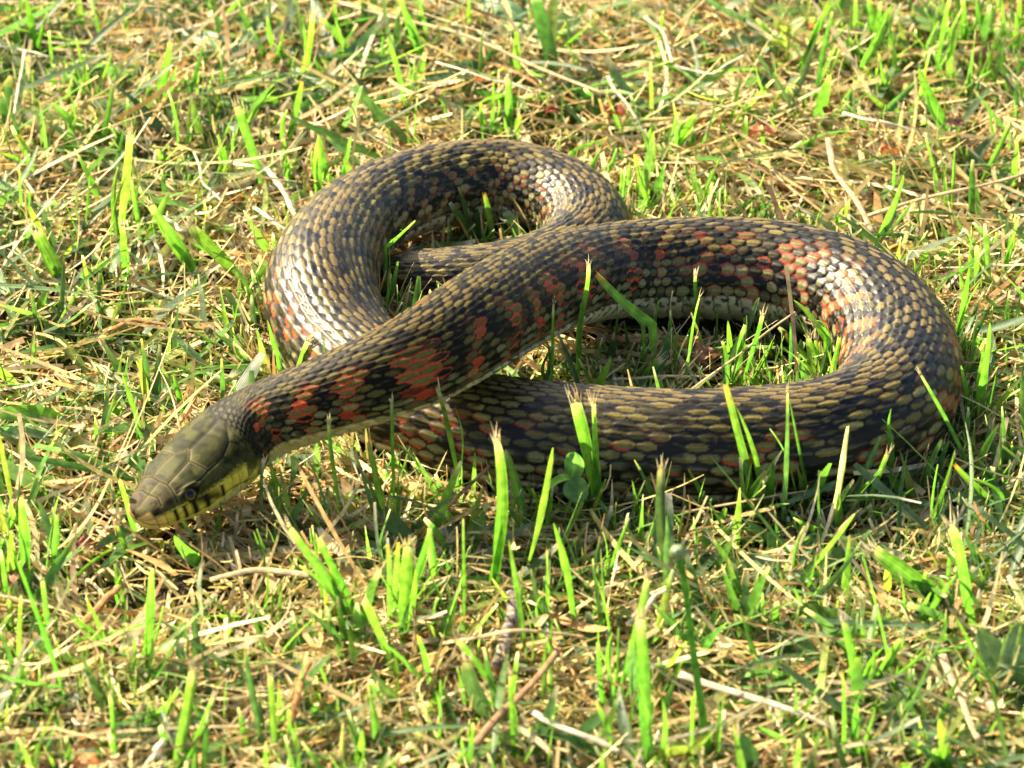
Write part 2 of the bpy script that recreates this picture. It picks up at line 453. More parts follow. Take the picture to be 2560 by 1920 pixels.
hr = hr - 1.0 * (1 - sstep(1.3, 2.3, de)) + 0.55 * groove(de - 2.7, 0.75) * (dg < 70)
hr = hr + 0.45 * np.exp(-((tt - .36) / .12) ** 2) * np.exp(-((dg - 50) / 13) ** 2)          # brow over the eye
relief[HM] = relief[HM] * 1.0 + hr * onhead[HM]
# small scales of the nape, between the head plates and the rows of the body
nq, nr_ = (S[HM] - HEAD * .92) / 2.3, T[HM] / np.radians(11)
na = np.mod(nq + 0.5 * np.mod(np.floor(nr_), 2), 1); nb = np.mod(nr_, 1) - .5
nape = sstep(.90, .98, tt + .05 * (dg > 60)) * (1 - sstep(1.02, 1.25, tt)) * (dg < 118)
relief[HM] += nape * 0.20 * (1 - np.clip((2 * na - 1) ** 2 + (2 * nb) ** 2, 0, 1)) ** .5

hn = vnoise(tt * 26, T[HM] * 9, 61)[..., None]; hn2 = vnoise(tt * 60, T[HM] * 22, 62)[..., None]
topc = mixc(C3(0.014, 0.0165, 0.003), C3(0.042, 0.042, 0.008), hn)
topc = mixc(topc, C3(0.085, 0.060, 0.030), (0.75 * (1 - sstep(.10, .34, tt)))[..., None])
cheek = mixc(C3(0.030, 0.031, 0.008), C3(0.062, 0.060, 0.015), hn)
mott = sstep(.55, .75, vnoise(tt * 21 + 4, T[HM] * 6, 67))[..., None]
topc = topc * (1 - .5 * mott); topc = mixc(topc, C3(.085, .082, .020), .6 * sstep(.58, .75, vnoise(tt * 15 + 9, T[HM] * 4.2, 68))[..., None])
HC = mixc(topc, cheek, sstep(58, 80, dg)[..., None])
lip = mixc(C3(0.42, 0.35, 0.035), C3(0.66, 0.54, 0.08), hn)
lip = mixc(lip, C3(0.20, 0.19, 0.04), (sstep(.50, .80, tt) * sstep(.35, .6, vnoise(tt * 17, T[HM] * 7, 66)))[..., None])
lip = mixc(lip, C3(0.60, 0.36, 0.11), (0.8 * (1 - sstep(.05, .20, tt)))[..., None])
lipm = sstep(-7, 5, dg - liptop + 3 + 9 * (hn2[..., 0] - .5) - 16 * sstep(.72, .95, tt) + 6 * sstep(.45, .75, tt) * (tt < .8))
HC = mixc(HC, lip, lipm[..., None])
HC = mixc(HC, C3(0.55, 0.36, 0.11), ((1 - sstep(.045, .07, tt)) * sstep(34, 50, dg))[..., None])
chin = mixc(C3(0.58, 0.47, 0.13), C3(0.50, 0.48, 0.24), sstep(.2, .8, tt)[..., None])
HC = mixc(HC, chin, sstep(6, 12, dg - mouth)[..., None])
HC = mixc(HC, C3(0.012, 0.011, 0.008), (0.9 * groove(ds, 0.20) * (0.45 + 0.75 * vnoise(tt * 14, T[HM] * 4, 63)))[..., None])
HC = mixc(HC, C3(0.22, 0.17, 0.07), (0.45 * groove(ds - .36, 0.15) * (tt < .6))[..., None])
HC = mixc(HC, C3(0.008, 0.008, 0.006), (np.clip(1.15 * groove(dbar, 0.62), 0, 1))[..., None])
HC = mixc(HC, C3(0.02, 0.018, 0.01), (0.75 * np.clip(groove(dlt, .15) * (tt < .42) + groove(dl, .13) + groove(dcheek, .13), 0, 1))[..., None])
HC = mixc(HC, C3(0.02, 0.015, 0.008), (0.9 * groove(dm, 0.24))[..., None])
HC = mixc(HC, C3(0.008, 0.007, 0.005), (1 - sstep(1.7, 2.5, de))[..., None])
streak_eye = np.exp(-((dg - (88 + (tt - .36) * 60)) / 8) ** 2) * sstep(.33, .37, tt) * (1 - sstep(.50, .56, tt))
HC = mixc(HC, C3(0.008, 0.008, 0.006), (0.92 * streak_eye)[..., None])
HC = mixc(HC, C3(0.01, 0.008, 0.006), (0.95 * nos)[..., None])
# dark collar behind the head, flecked with olive, and a black bar at the corner of the jaw
ncol = mixc(C3(0.009, 0.009, 0.007), C3(0.060, 0.052, 0.016), (sstep(.52, .68, hn2[..., 0] * .55 + .45 * (1 - (2 * na - 1) ** 2 - (2 * nb) ** 2)) * .8)[..., None])
collar = sstep(.90, .99, tt + .03 * np.cos(T[HM] * 3)) * (1 - sstep(116, 124, dg))
HC = HC * np.where(dg[..., None] < 80, .80, .95)
HC = mixc(HC, ncol, collar[..., None])
HC = mixc(HC, C3(0.010, 0.010, 0.008), (0.95 * sstep(60, 74, dg) * (1 - sstep(116, 126, dg)) * np.exp(-((tt - 1.10) / .055) ** 2))[..., None])
HC = mixc(HC, mixc(C3(0.40, 0.33, 0.06), C3(0.16, 0.15, 0.05), hn), (0.85 * np.exp(-((tt - .97) / .06) ** 2) * sstep(88, 104, dg) * (1 - sstep(120, 128, dg)))[..., None])
blend = sstep(1.10, 1.26, tt)[..., None]
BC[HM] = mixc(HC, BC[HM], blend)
nk = np.exp(-((t - 1.35) / .16) ** 2)[..., None] * (np.abs(RW) < 11.3)[..., None]
BC = mixc(BC, C3(0.013, 0.013, 0.011), 0.55 * nk * (1 - red[..., None]))

cen, sde, upv, tan = frame(ring_s)
# direction of the relief: outwards from the cross-section
nx, ny = X / (wd[:, None] ** 2 + .01), Yv / (np.where(cs > 0, hu[:, None], hd[:, None]) ** 2 + .01)
nl = np.hypot(nx, ny) + 1e-9
relief = relief * endcap[:, None]
PX, PY = X + relief * nx / nl, Yv + relief * ny / nl
V = cen[:, None, :] + sde[:, None, :] * PX[..., None] + upv[:, None, :] * PY[..., None]
idx = np.arange(NR * NT).reshape(NR, NT)
nxt = np.roll(idx, -1, 1)
F = np.stack([idx[:-1], idx[1:], nxt[1:], nxt[:-1]], -1).reshape(-1, 4)
UVs = np.stack([Q, ROW], -1).reshape(-1, 2)

def snake_material():
    n = Nodes('snake_skin')
    c = n.attr('tint').outputs['Color']
    geo = n.add('ShaderNodeNewGeometry')
    noi = n.add('ShaderNodeTexNoise', Scale=1500.0, Detail=4.0, Roughness=0.6)
    n.link(geo.outputs['Position'], noi.inputs['Vector'])
    k = n.ramp(noi.outputs[0], 0.3, 0.7, 0.82, 1.18)
    comb = n.add('ShaderNodeCombineXYZ')
    for i in range(3): n.link(k, comb.inputs[i])
    n.link(n.mix(c, comb.outputs[0], 1.0, 'MULTIPLY'), n.p.inputs['Base Color'])
    sx = n.add('ShaderNodeSeparateXYZ'); n.link(n.attr('strip').outputs['Vector'], sx.inputs[0])
    young = n.ramp(sx.outputs[0], 24.0, 44.0, 0.15, 0.0)          # the head and neck are duller than the rest
    n.link(n.math('ADD', n.ramp(noi.outputs[0], 0.25, 0.75, 0.35, 0.50), young), n.p.inputs['Roughness'])
    n.link(n.ramp(sx.outputs[0], 14.0, 44.0, 0.06, 0.19), n.p.inputs['Specular IOR Level'])
    b = n.add('ShaderNodeBump', Strength=0.12, Distance=0.0002)
    n.link(noi.outputs[0], b.inputs['Height']); n.link(b.outputs[0], n.p.inputs['Normal'])
    return n.m

SNAKE_BASE = np.array([CP[:, 0].mean(), CP[:, 1].mean(), 0]) * MM
snake = empty('snake', SNAKE_BASE)
tag(snake, 'olive brown snake with black and red orange checks coiled on the lawn, yellow lips', 'snake')
body = build('body', V.reshape(-1, 3) * MM - SNAKE_BASE, F, snake_material(), col=BC.reshape(-1, 3).clip(0, 1), uv=UVs, parent=snake)

def uv_ball(rad, nu=28, nv=20):
    u = np.linspace(0, 2 * np.pi, nu, endpoint=False); v = np.linspace(0, np.pi, nv)
    VV = np.stack([np.outer(np.sin(v), np.cos(u)), np.outer(np.sin(v), np.sin(u)), np.outer(np.cos(v), np.ones(nu))], -1).reshape(-1, 3) * rad
    i = np.arange(nv * nu).reshape(nv, nu); j = np.roll(i, -1, 1)
    return VV, np.stack([i[:-1], i[1:], j[1:], j[:-1]], -1).reshape(-1, 4)
en = Nodes('snake_eye')
en.link(en.attr('tint').outputs['Color'], en.p.inputs['Base Color'])
en.p.inputs['Roughness'].default_value = 0.12
en.p.inputs['Specular IOR Level'].default_value = 0.22
ri = int(np.searchsorted(ring_s, EYE_T * HEAD))
for sgn in (1, -1):
    ti = int(np.argmin(np.abs(theta - sgn * R(EYE_D))))
    c2 = np.array([X[ri, ti], Yv[ri, ti]]); nrm = np.array([nx[ri, ti], ny[ri, ti]]) / nl[ri, ti]
    ctr2 = c2 - nrm * (EYE_R * 0.80)
    axis = sde[ri] * nrm[0] + upv[ri] * nrm[1] - tan[ri] * 0.30
    axis /= np.linalg.norm(axis)
    EV, EF = uv_ball(EYE_R)
    a1 = np.cross(axis, [0, 0, 1.0]); a1 /= np.linalg.norm(a1); a2 = np.cross(axis, a1)
    z = EV[:, 2] / EYE_R
    ang = np.degrees(np.arccos(np.clip(z, -1, 1)))
    ec = np.where((ang < 27)[:, None], C3(.003, .003, .003), np.where((ang < 34)[:, None], C3(.10, .075, .018), C3(.020, .014, .006)))
    world_v = cen[ri] + sde[ri] * ctr2[0] + upv[ri] * ctr2[1] + EV @ np.stack([a1, a2, axis])
    build('eye', world_v * MM - SNAKE_BASE, EF, en.m, col=ec, parent=snake)

# ------------------------------------------------------------------ ground
gx = np.concatenate([-np.geomspace(60, .5, 26), np.arange(-.46, .461, .004), np.geomspace(.5, 60, 26)])
gy = np.concatenate([-np.geomspace(60, .5, 26), np.arange(-.46, .601, .004), np.geomspace(.65, 60, 26)])
GX, GY = np.meshgrid(gx, gy, indexing='ij')
GZ = ground_z(GX, GY) + (vnoise(GX / .005, GY / .005, 8) - .5) * 1.6 * MM - 1.0 * MM
gi = np.arange(GX.size).reshape(GX.shape)
GF = np.stack([gi[:-1, :-1], gi[1:, :-1], gi[1:, 1:], gi[:-1, 1:]], -1).reshape(-1, 4)
gm = Nodes('soil')
geo = gm.add('ShaderNodeNewGeometry')
n1 = gm.add('ShaderNodeTexNoise', Scale=90.0, Detail=6.0); gm.link(geo.outputs['Position'], n1.inputs['Vector'])
n2 = gm.add('ShaderNodeTexNoise', Scale=700.0, Detail=4.0); gm.link(geo.outputs['Position'], n2.inputs['Vector'])
c_ = gm.mix((0.028, 0.020, 0.011), (0.060, 0.066, 0.016), gm.ramp(n1.outputs[0], .42, .62))
c_ = gm.mix(c_, (0.13, 0.095, 0.05), gm.ramp(n2.outputs[0], .55, .75))
gm.link(c_, gm.p.inputs['Base Color'])
gm.p.inputs['Roughness'].default_value = 0.95
gm.p.inputs['Specular IOR Level'].default_value = 0.1
gb = gm.add('ShaderNodeBump', Strength=0.8, Distance=0.002)
gm.link(n2.outputs[0], gb.inputs['Height']); gm.link(gb.outputs[0], gm.p.inputs['Normal'])
tag(build('ground', np.stack([GX, GY, GZ], -1).reshape(-1, 3), GF, gm.m), kind='structure')

# ------------------------------------------------------------------ turf: many small strips in a few masses nobody could count
MAT_GREEN = leaf_material('green_blade', 0.58, 0.38, 0.35, glow=1.32, tmul=(0.84, 1.04, 0.50))
MAT_DULL = leaf_material('old_leaf', 0.32, 0.42, 0.45, glow=1.2, tmul=(1.1, 1.15, 0.5))
MAT_STRAW = leaf_material('straw', 0.28, 0.58, 0.14, glow=1.1, tmul=(1.05, 0.98, 0.8))
MAT_MOSS = leaf_material('moss', 0.45, 0.55, 0.25, glow=1.4, tmul=(1.1, 1.1, 0.4))

def strips(N, base, az, el, length, width, bend, c0, c1, nseg=4, shape=0.0, twist=None, droop=0.0, ctip=None, tipfrom=0.8, fold=0.0):
    """N curved ribbons. base (N,3) m; az heading; el start elevation; bend = change of elevation along the blade (radians);
    shape: array of where the ribbon is widest; returns verts, quads, colours, strip coordinates"""
    L = np.asarray(length)[:, None]; W = np.asarray(width)[:, None]
    u = np.linspace(0, 1, nseg + 1)[None]
    ang = np.asarray(el)[:, None] + np.asarray(bend)[:, None] * u
    turn = np.asarray(az)[:, None] + droop * (rng.random((N, 1)) - .5) * 2 * u
    du = np.diff(np.concatenate([u, u[:, -1:]], 1), axis=1)
    st = L / nseg
    dx, dy, dz = np.cos(ang) * np.cos(turn), np.cos(ang) * np.sin(turn), np.sin(ang)
    def acc(d):
        a = np.concatenate([np.zeros((N, 1)), np.cumsum((d[:, :-1] + d[:, 1:]) / 2 * st, 1)], 1)
        return a
    cx, cy, cz = base[:, :1] + acc(dx), base[:, 1:2] + acc(dy), base[:, 2:3] + acc(dz)
    tw = (np.zeros((N, 1)) if twist is None else np.asarray(twist)[:, None]) + 0.8 * (rng.random((N, 1)) - .5) * u
    sx_, sy_ = -np.sin(turn), np.cos(turn)                      # sideways
    nx_, ny_, nz_ = -np.sin(ang) * np.cos(turn), -np.sin(ang) * np.sin(turn), np.cos(ang)
    wx, wy, wz = sx_ * np.cos(tw) + nx_ * np.sin(tw), sy_ * np.cos(tw) + ny_ * np.sin(tw), nz_ * np.sin(tw)
    px_, py_, pz_ = -sx_ * np.sin(tw) + nx_ * np.cos(tw), -sy_ * np.sin(tw) + ny_ * np.cos(tw), nz_ * np.cos(tw)
    taper = np.where(u < .35, .65 + u, 1.0) * np.clip((1 - u) / .55 + np.asarray(shape).reshape(-1, 1), 0.06, 1.0) * W / 2
    cols = 3 if fold else 2
    rows = []
    for i in range(cols):
        f = (-1, 1)[i] if cols == 2 else (-1, 0, 1)[i]
        lift = taper * fold * abs(f) if fold else 0
        rows.append(np.stack([cx + wx * taper * f + px_ * lift, cy + wy * taper * f + py_ * lift, cz + wz * taper * f + pz_ * lift], -1))
    VV = np.stack(rows, 2)                                       # N, nseg+1, cols, 3
    cc = c0[:, None, :] + (c1 - c0)[:, None, :] * u[..., None]
    if ctip is not None:
        f = sstep(tipfrom, 1.0, u)[..., None]
        cc = cc + (ctip[:, None, :] - cc) * f
    cc = np.repeat(cc[:, :, None, :], cols, 2)
    uv = np.zeros(VV.shape[:3] + (2,)); uv[..., 0] = np.linspace(0, 1, cols)[None, None] + rng.random((N, 1, 1)); uv[..., 1] = u[..., None]
    k = (nseg + 1) * cols
    q = []
    for a in range(nseg):
        for b in range(cols - 1):
            o = a * cols + b
            q.append((o, o + 1, o + cols + 1, o + cols))
    FF = (np.arange(N)[:, None, None] * k + np.array(q)[None]).reshape(-1, 4)
    return VV.reshape(N, k, 3), FF, cc.reshape(N, k, 3), uv.reshape(N, k, 2)

SP = SNAKE_PTS * np.array([MM, MM, MM, MM])
SP[:24, 3] = np.maximum(SP[:24, 3] * 1.25, np.interp(np.arange(24), [0, 6, 14, 23], [5, 9, 12, 12]) * MM)   # the head is broader than the line's radius
def clear_of_snake(VV, gap=0.0006):
    """True for strips that stay out of the snake's body"""
    N = len(VV); ok = np.ones(N, bool)
    lo, hi = SP[:, :3].min(0) - .02, SP[:, :3].max(0) + .02
    c = VV.mean(1)
    near = np.where(((c > lo) & (c < hi)).all(1))[0]
    for s0 in range(0, len(near), 3000):
        ii = near[s0:s0 + 3000]
        P = VV[ii].reshape(-1, 3).astype(np.float32)
        d2 = ((P ** 2).sum(1)[:, None] + (SP[:, :3] ** 2).sum(1)[None].astype(np.float32) - 2 * P @ SP[:, :3].T.astype(np.float32))
        ins = (d2 < ((SP[:, 3] * 1.05 + gap) ** 2)[None]).any(1)
        ok[ii[ins.reshape(len(ii), -1).any(1)]] = False
    return ok

def keep(parts, gap=0.0006):
    VV, FF, cc, uv = parts
    ok = clear_of_snake(VV, gap)
    N, k = VV.shape[:2]
    nq = len(FF) // N
    FFb = (FF.reshape(N, nq, 4) - (np.arange(N) * k)[:, None, None])[ok]
    M = int(ok.sum())
    FFb = (FFb + (np.arange(M) * k)[:, None, None]).reshape(-1, 4)
    return VV[ok].reshape(-1, 3), FFb, cc[ok].reshape(-1, 3), uv[ok].reshape(-1, 2)

def join(lst):
    o = 0; Vs, Fs, Cs, Us = [], [], [], []
    for V_, F_, C_, U_ in lst:
        Vs.append(V_); Fs.append(F_ + o); Cs.append(C_); Us.append(U_); o += len(V_)
    return np.vstack(Vs), np.vstack(Fs), np.vstack(Cs), np.vstack(Us)

X0, X1, Y0, Y1 = -.205, .205, -.245, .300          # what the picture sees, with a margin; a thinner belt goes round it
def spots(n, dens=None, belt=True):
    """random places: most inside the picture's ground, a fifth in the belt beyond"""
    out = []
    m = int(n * (1.6 if dens is not None else 1))
    x = rng.uniform(X0, X1, m); y = rng.uniform(Y0, Y1, m)
    if dens is not None:
        k = rng.random(m) < dens(x, y); x, y = x[k][:n], y[k][:n]
    out = np.stack([x, y], 1)
    if belt:
        m = n // 2
        x = rng.uniform(-.44, .44, m); y = rng.uniform(-.44, .58, m)
        k = ~((x > X0) & (x < X1) & (y > Y0) & (y < Y1)); out = np.vstack([out, np.stack([x[k], y[k]], 1)])
    z = ground_z(out[:, 0], out[:, 1])
    return np.column_stack([out, z])

def pick(cols, n, jitter=.15):
    c = np.array(cols)[rng.integers(0, len(cols), n)]
    return np.clip(c * (1 + (rng.random((n, 1)) - .5) * 2 * jitter) * (1 + (rng.random((n, 3)) - .5) * .12), 0, 1)
def U(a, b, n): return rng.uniform(a, b, n)
def G(m, s, n): return rng.normal(m, s, n)
patch = lambda x, y, sc, sd: vnoise(x / sc + 50, y / sc + 50, sd)
STRAWC = [(.52, .40, .18), (.58, .47, .23), (.46, .34, .14), (.64, .53, .29), (.34, .22, .09), (.50, .38, .17), (.42, .36, .13), (.46, .27, .10), (.68, .58, .34), (.40, .38, .14)]
PALE = [(.72, .62, .43), (.66, .54, .34), (.78, .71, .55)]
GREENC = [(.115, .245, .034), (.145, .275, .045), (.080, .185, .036), (.180, .300, .055), (.120, .220, .055), (.075, .165, .040)]
DULLC = [(.085, .150, .060), (.105, .175, .075), (.130, .200, .085), (.075, .135, .040), (.140, .200, .110)]
YELLC = [(.250, .300, .060), (.300, .320, .090)]
MOSSC = [(.085, .110, .012), (.130, .150, .016), (.170, .190, .025), (.065, .090, .012), (.210, .210, .035)]

# 1 thatch: dry clippings lying criss-cross
def thatch(n, l0, l1, w0, w1, zmax, nseg, tilt=.16, curl=.35):
    b = spots(n, lambda x, y: .30 + .70 * sstep(.30, .55, patch(x, y, .028, 75))); n = len(b)
    b[:, 2] += (rng.random(n) ** 1.3) * zmax + .0006
    ln = U(l0, l1, n)
    field = 2 * np.pi * patch(b[:, 0], b[:, 1], .045, 76) * 1.6                    # mats of clippings combed the same way
    az = np.where(rng.random(n) < .55, field + G(0, .45, n), U(0, 2 * np.pi, n))
    b[:, :2] -= np.stack([np.cos(az), np.sin(az)], 1) * ln[:, None] / 2
    c = pick(STRAWC, n)
    return keep(strips(n, b, az, G(.02, tilt, n), ln, U(w0, w1, n), G(-.05, curl, n), c, c * 1.08, nseg=nseg, shape=U(.2, 1, n), twist=G(0, .8, n), droop=.7), .0002)
tt_ = [thatch(15000, .008, .026, .0005, .0013, .0065, 3), thatch(5200, .018, .045, .0006, .0016, .0080, 5), thatch(1500, .010, .030, .0016, .0034, .0065, 4, .1),
       thatch(1000, .03, .075, .0005, .0011, .0095, 7, .08), thatch(13000, .004, .013, .0003, .0007, .0085, 3, .5), thatch(2600, .010, .026, .0003, .0006, .0095, 6, .35, 1.3)]
tag(build('dry_grass', *[a for a in join(tt_)[:2]], MAT_STRAW, *join(tt_)[2:]), kind='stuff')

# 2 short cut stubble standing in tufts
def tufts(ntuft, per, spread, dens):
    t_ = spots(ntuft, dens)
    k = rng.integers(max(1, per // 2), per + 1, len(t_))
    b = np.repeat(t_, k, 0)
    lean = np.repeat(np.stack([G(0, .5, len(t_)), U(0, 2 * np.pi, len(t_))], 1), k, 0)
    b[:, :2] += rng.normal(0, spread, (len(b), 2))
    return b, lean
b, lean = tufts(3600, 5, .0022, lambda x, y: .35 + .65 * sstep(.4, .6, patch(x, y, .05, 71)))
n = len(b)
az = lean[:, 1] + G(0, .8, n)
c = pick(STRAWC[:4] + PALE + [(.30, .30, .10)], n)
st_ = keep(strips(n, b, az, 1.35 - np.abs(G(0, .35, n)), U(.004, .012, n), U(.0005, .0013, n), G(-.1, .25, n), c * .9, c, nseg=3, shape=U(.3, 1, n), twist=U(-1.5, 1.5, n), ctip=pick(PALE, n), tipfrom=.5))
tag(build('stubble', st_[0], st_[1], MAT_STRAW, st_[2], st_[3]), kind='stuff')

# 3 moss and small ground cover in the gaps
def mossd(x, y): return .12 + .88 * np.maximum(sstep(.46, .62, patch(x, y, .035, 72)), 1 - sstep(.30, .50, patch(x, y, .028, 75)))
b, lean = tufts(5200, 9, .0016, mossd)
n = len(b); b[:, 2] += U(0, .0035, n)
c = pick(MOSSC, n, .3)
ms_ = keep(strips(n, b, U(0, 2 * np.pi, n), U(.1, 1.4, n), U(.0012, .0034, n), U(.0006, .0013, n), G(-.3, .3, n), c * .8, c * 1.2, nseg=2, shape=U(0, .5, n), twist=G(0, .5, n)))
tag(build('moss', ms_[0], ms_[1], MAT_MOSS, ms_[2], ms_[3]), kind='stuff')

# 4 lying dull green leaves
def dull(n, l0, l1, w0, w1, zmax):
    b = spots(n, lambda x, y: .3 + .7 * sstep(.42, .6, patch(x, y, .06, 73))); n = len(b)
    b[:, 2] += rng.random(n) * zmax + .001
    c = pick(DULLC + GREENC + YELLC[:1], n)
    return keep(strips(n, b, U(0, 2 * np.pi, n), G(.22, .22, n), U(l0, l1, n), U(w0, w1, n), G(-.35, .4, n), c, c * 1.1, nseg=5, shape=U(.05, .7, n), twist=G(0, .5, n), droop=.5,
                       ctip=pick(PALE + DULLC, n), tipfrom=.9, fold=.22), .0002)
dl_ = join([dull(2000, .010, .028, .0014, .0034, .006), dull(1500, .018, .042, .0008, .0020, .008), dull(380, .016, .034, .0034, .0052, .006)])

# 5 standing green blades, cut by the mower at about the same height
def standing(n, per, l0, l1, w0, w1, dens, nseg=6, lean_s=.30):
    b, lean = tufts(n, per, .0016, dens)
    n = len(b)
    az = lean[:, 1] + G(0, .6, n)
    e = np.pi / 2 - np.abs(lean[:, 0]) * .5 - np.abs(G(0, lean_s, n))
    c = pick(GREENC + GREENC + YELLC[:1] + DULLC[:1], n)
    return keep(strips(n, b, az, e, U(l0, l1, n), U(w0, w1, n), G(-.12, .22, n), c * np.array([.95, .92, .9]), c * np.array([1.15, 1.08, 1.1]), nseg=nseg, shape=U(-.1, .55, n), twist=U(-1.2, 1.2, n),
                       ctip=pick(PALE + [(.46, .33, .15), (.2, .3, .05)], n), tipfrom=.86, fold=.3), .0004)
gd = lambda x, y: (1 - ((x > -.108) & (x < -.062) & (y > -.140) & (y < -.082))) * (.72 + .28 * sstep(.06, -.04, y)) * (.25 + .75 * sstep(.38, .62, patch(x, y, .05, 74)) + .9 * sstep(.09, .14, x) * sstep(.18, .24, y) + .3 * sstep(-.08, -.13, y))
gr_ = [standing(4200, 5, .005, .016, .0004, .0012, gd, 5, .4), standing(1000, 3, .010, .024, .0010, .0026, gd), standing(170, 2, .016, .030, .0020, .0036, gd), dl_]
# blades and straws pressed aside along the snake's flanks
def beside(n, l0, l1, w0, w1, cols, e0):
    i = rng.integers(60, len(SP) - 10, n)
    d = SP[np.minimum(i + 3, len(SP) - 1), :2] - SP[i, :2]; d /= np.linalg.norm(d, axis=1)[:, None] + 1e-9
    sg = np.where(rng.random(n) < .5, 1, -1)[:, None]
    out = np.stack([-d[:, 1], d[:, 0]], 1) * sg
    p = SP[i, :2] + out * (SP[i, 3][:, None] + U(-.002, .006, n)[:, None])
    k = (SP[i, 2] < .026) & ~((p[:, 0] > -.045) & (p[:, 0] < .03) & (p[:, 1] > .035) & (p[:, 1] < .09) & (rng.random(n) < .85)) & ~((p[:, 0] > .015) & (p[:, 0] < .088) & (p[:, 1] > -.02) & (p[:, 1] < .03) & (rng.random(n) < .8)); p, out = p[k], out[k]; m = len(p)
    b = np.column_stack([p, ground_z(p[:, 0], p[:, 1])])
    c = pick(cols, m)
    return keep(strips(m, b, np.arctan2(out[:, 1], out[:, 0]) + G(0, .7, m), U(e0, 1.45, m), U(l0, l1, m), U(w0, w1, m), G(-.1, .3, m), c * .95, c * 1.1, nseg=5, shape=U(-.1, .5, m), twist=U(-1.2, 1.2, m),
                       ctip=pick(PALE + GREENC, m), tipfrom=.85, fold=.3), .0002)
gr_ += [beside(800, .006, .016, .0007, .0024, GREENC + DULLC, .5), beside(320, .010, .024, .0010, .0030, GREENC + YELLC, .8)]
gr_ = join(gr_)
sd_ = join([beside(1500, .006, .020, .0005, .0013, STRAWC, .2), beside(500, .004, .012, .0012, .0024, STRAWC[:5], .1)])
tag(build('loose_straw', sd_[0], sd_[1], MAT_STRAW, sd_[2], sd_[3]), kind='stuff')
tag(build('grass', gr_[0], gr_[1], MAT_GREEN, gr_[2], gr_[3]), kind='stuff')

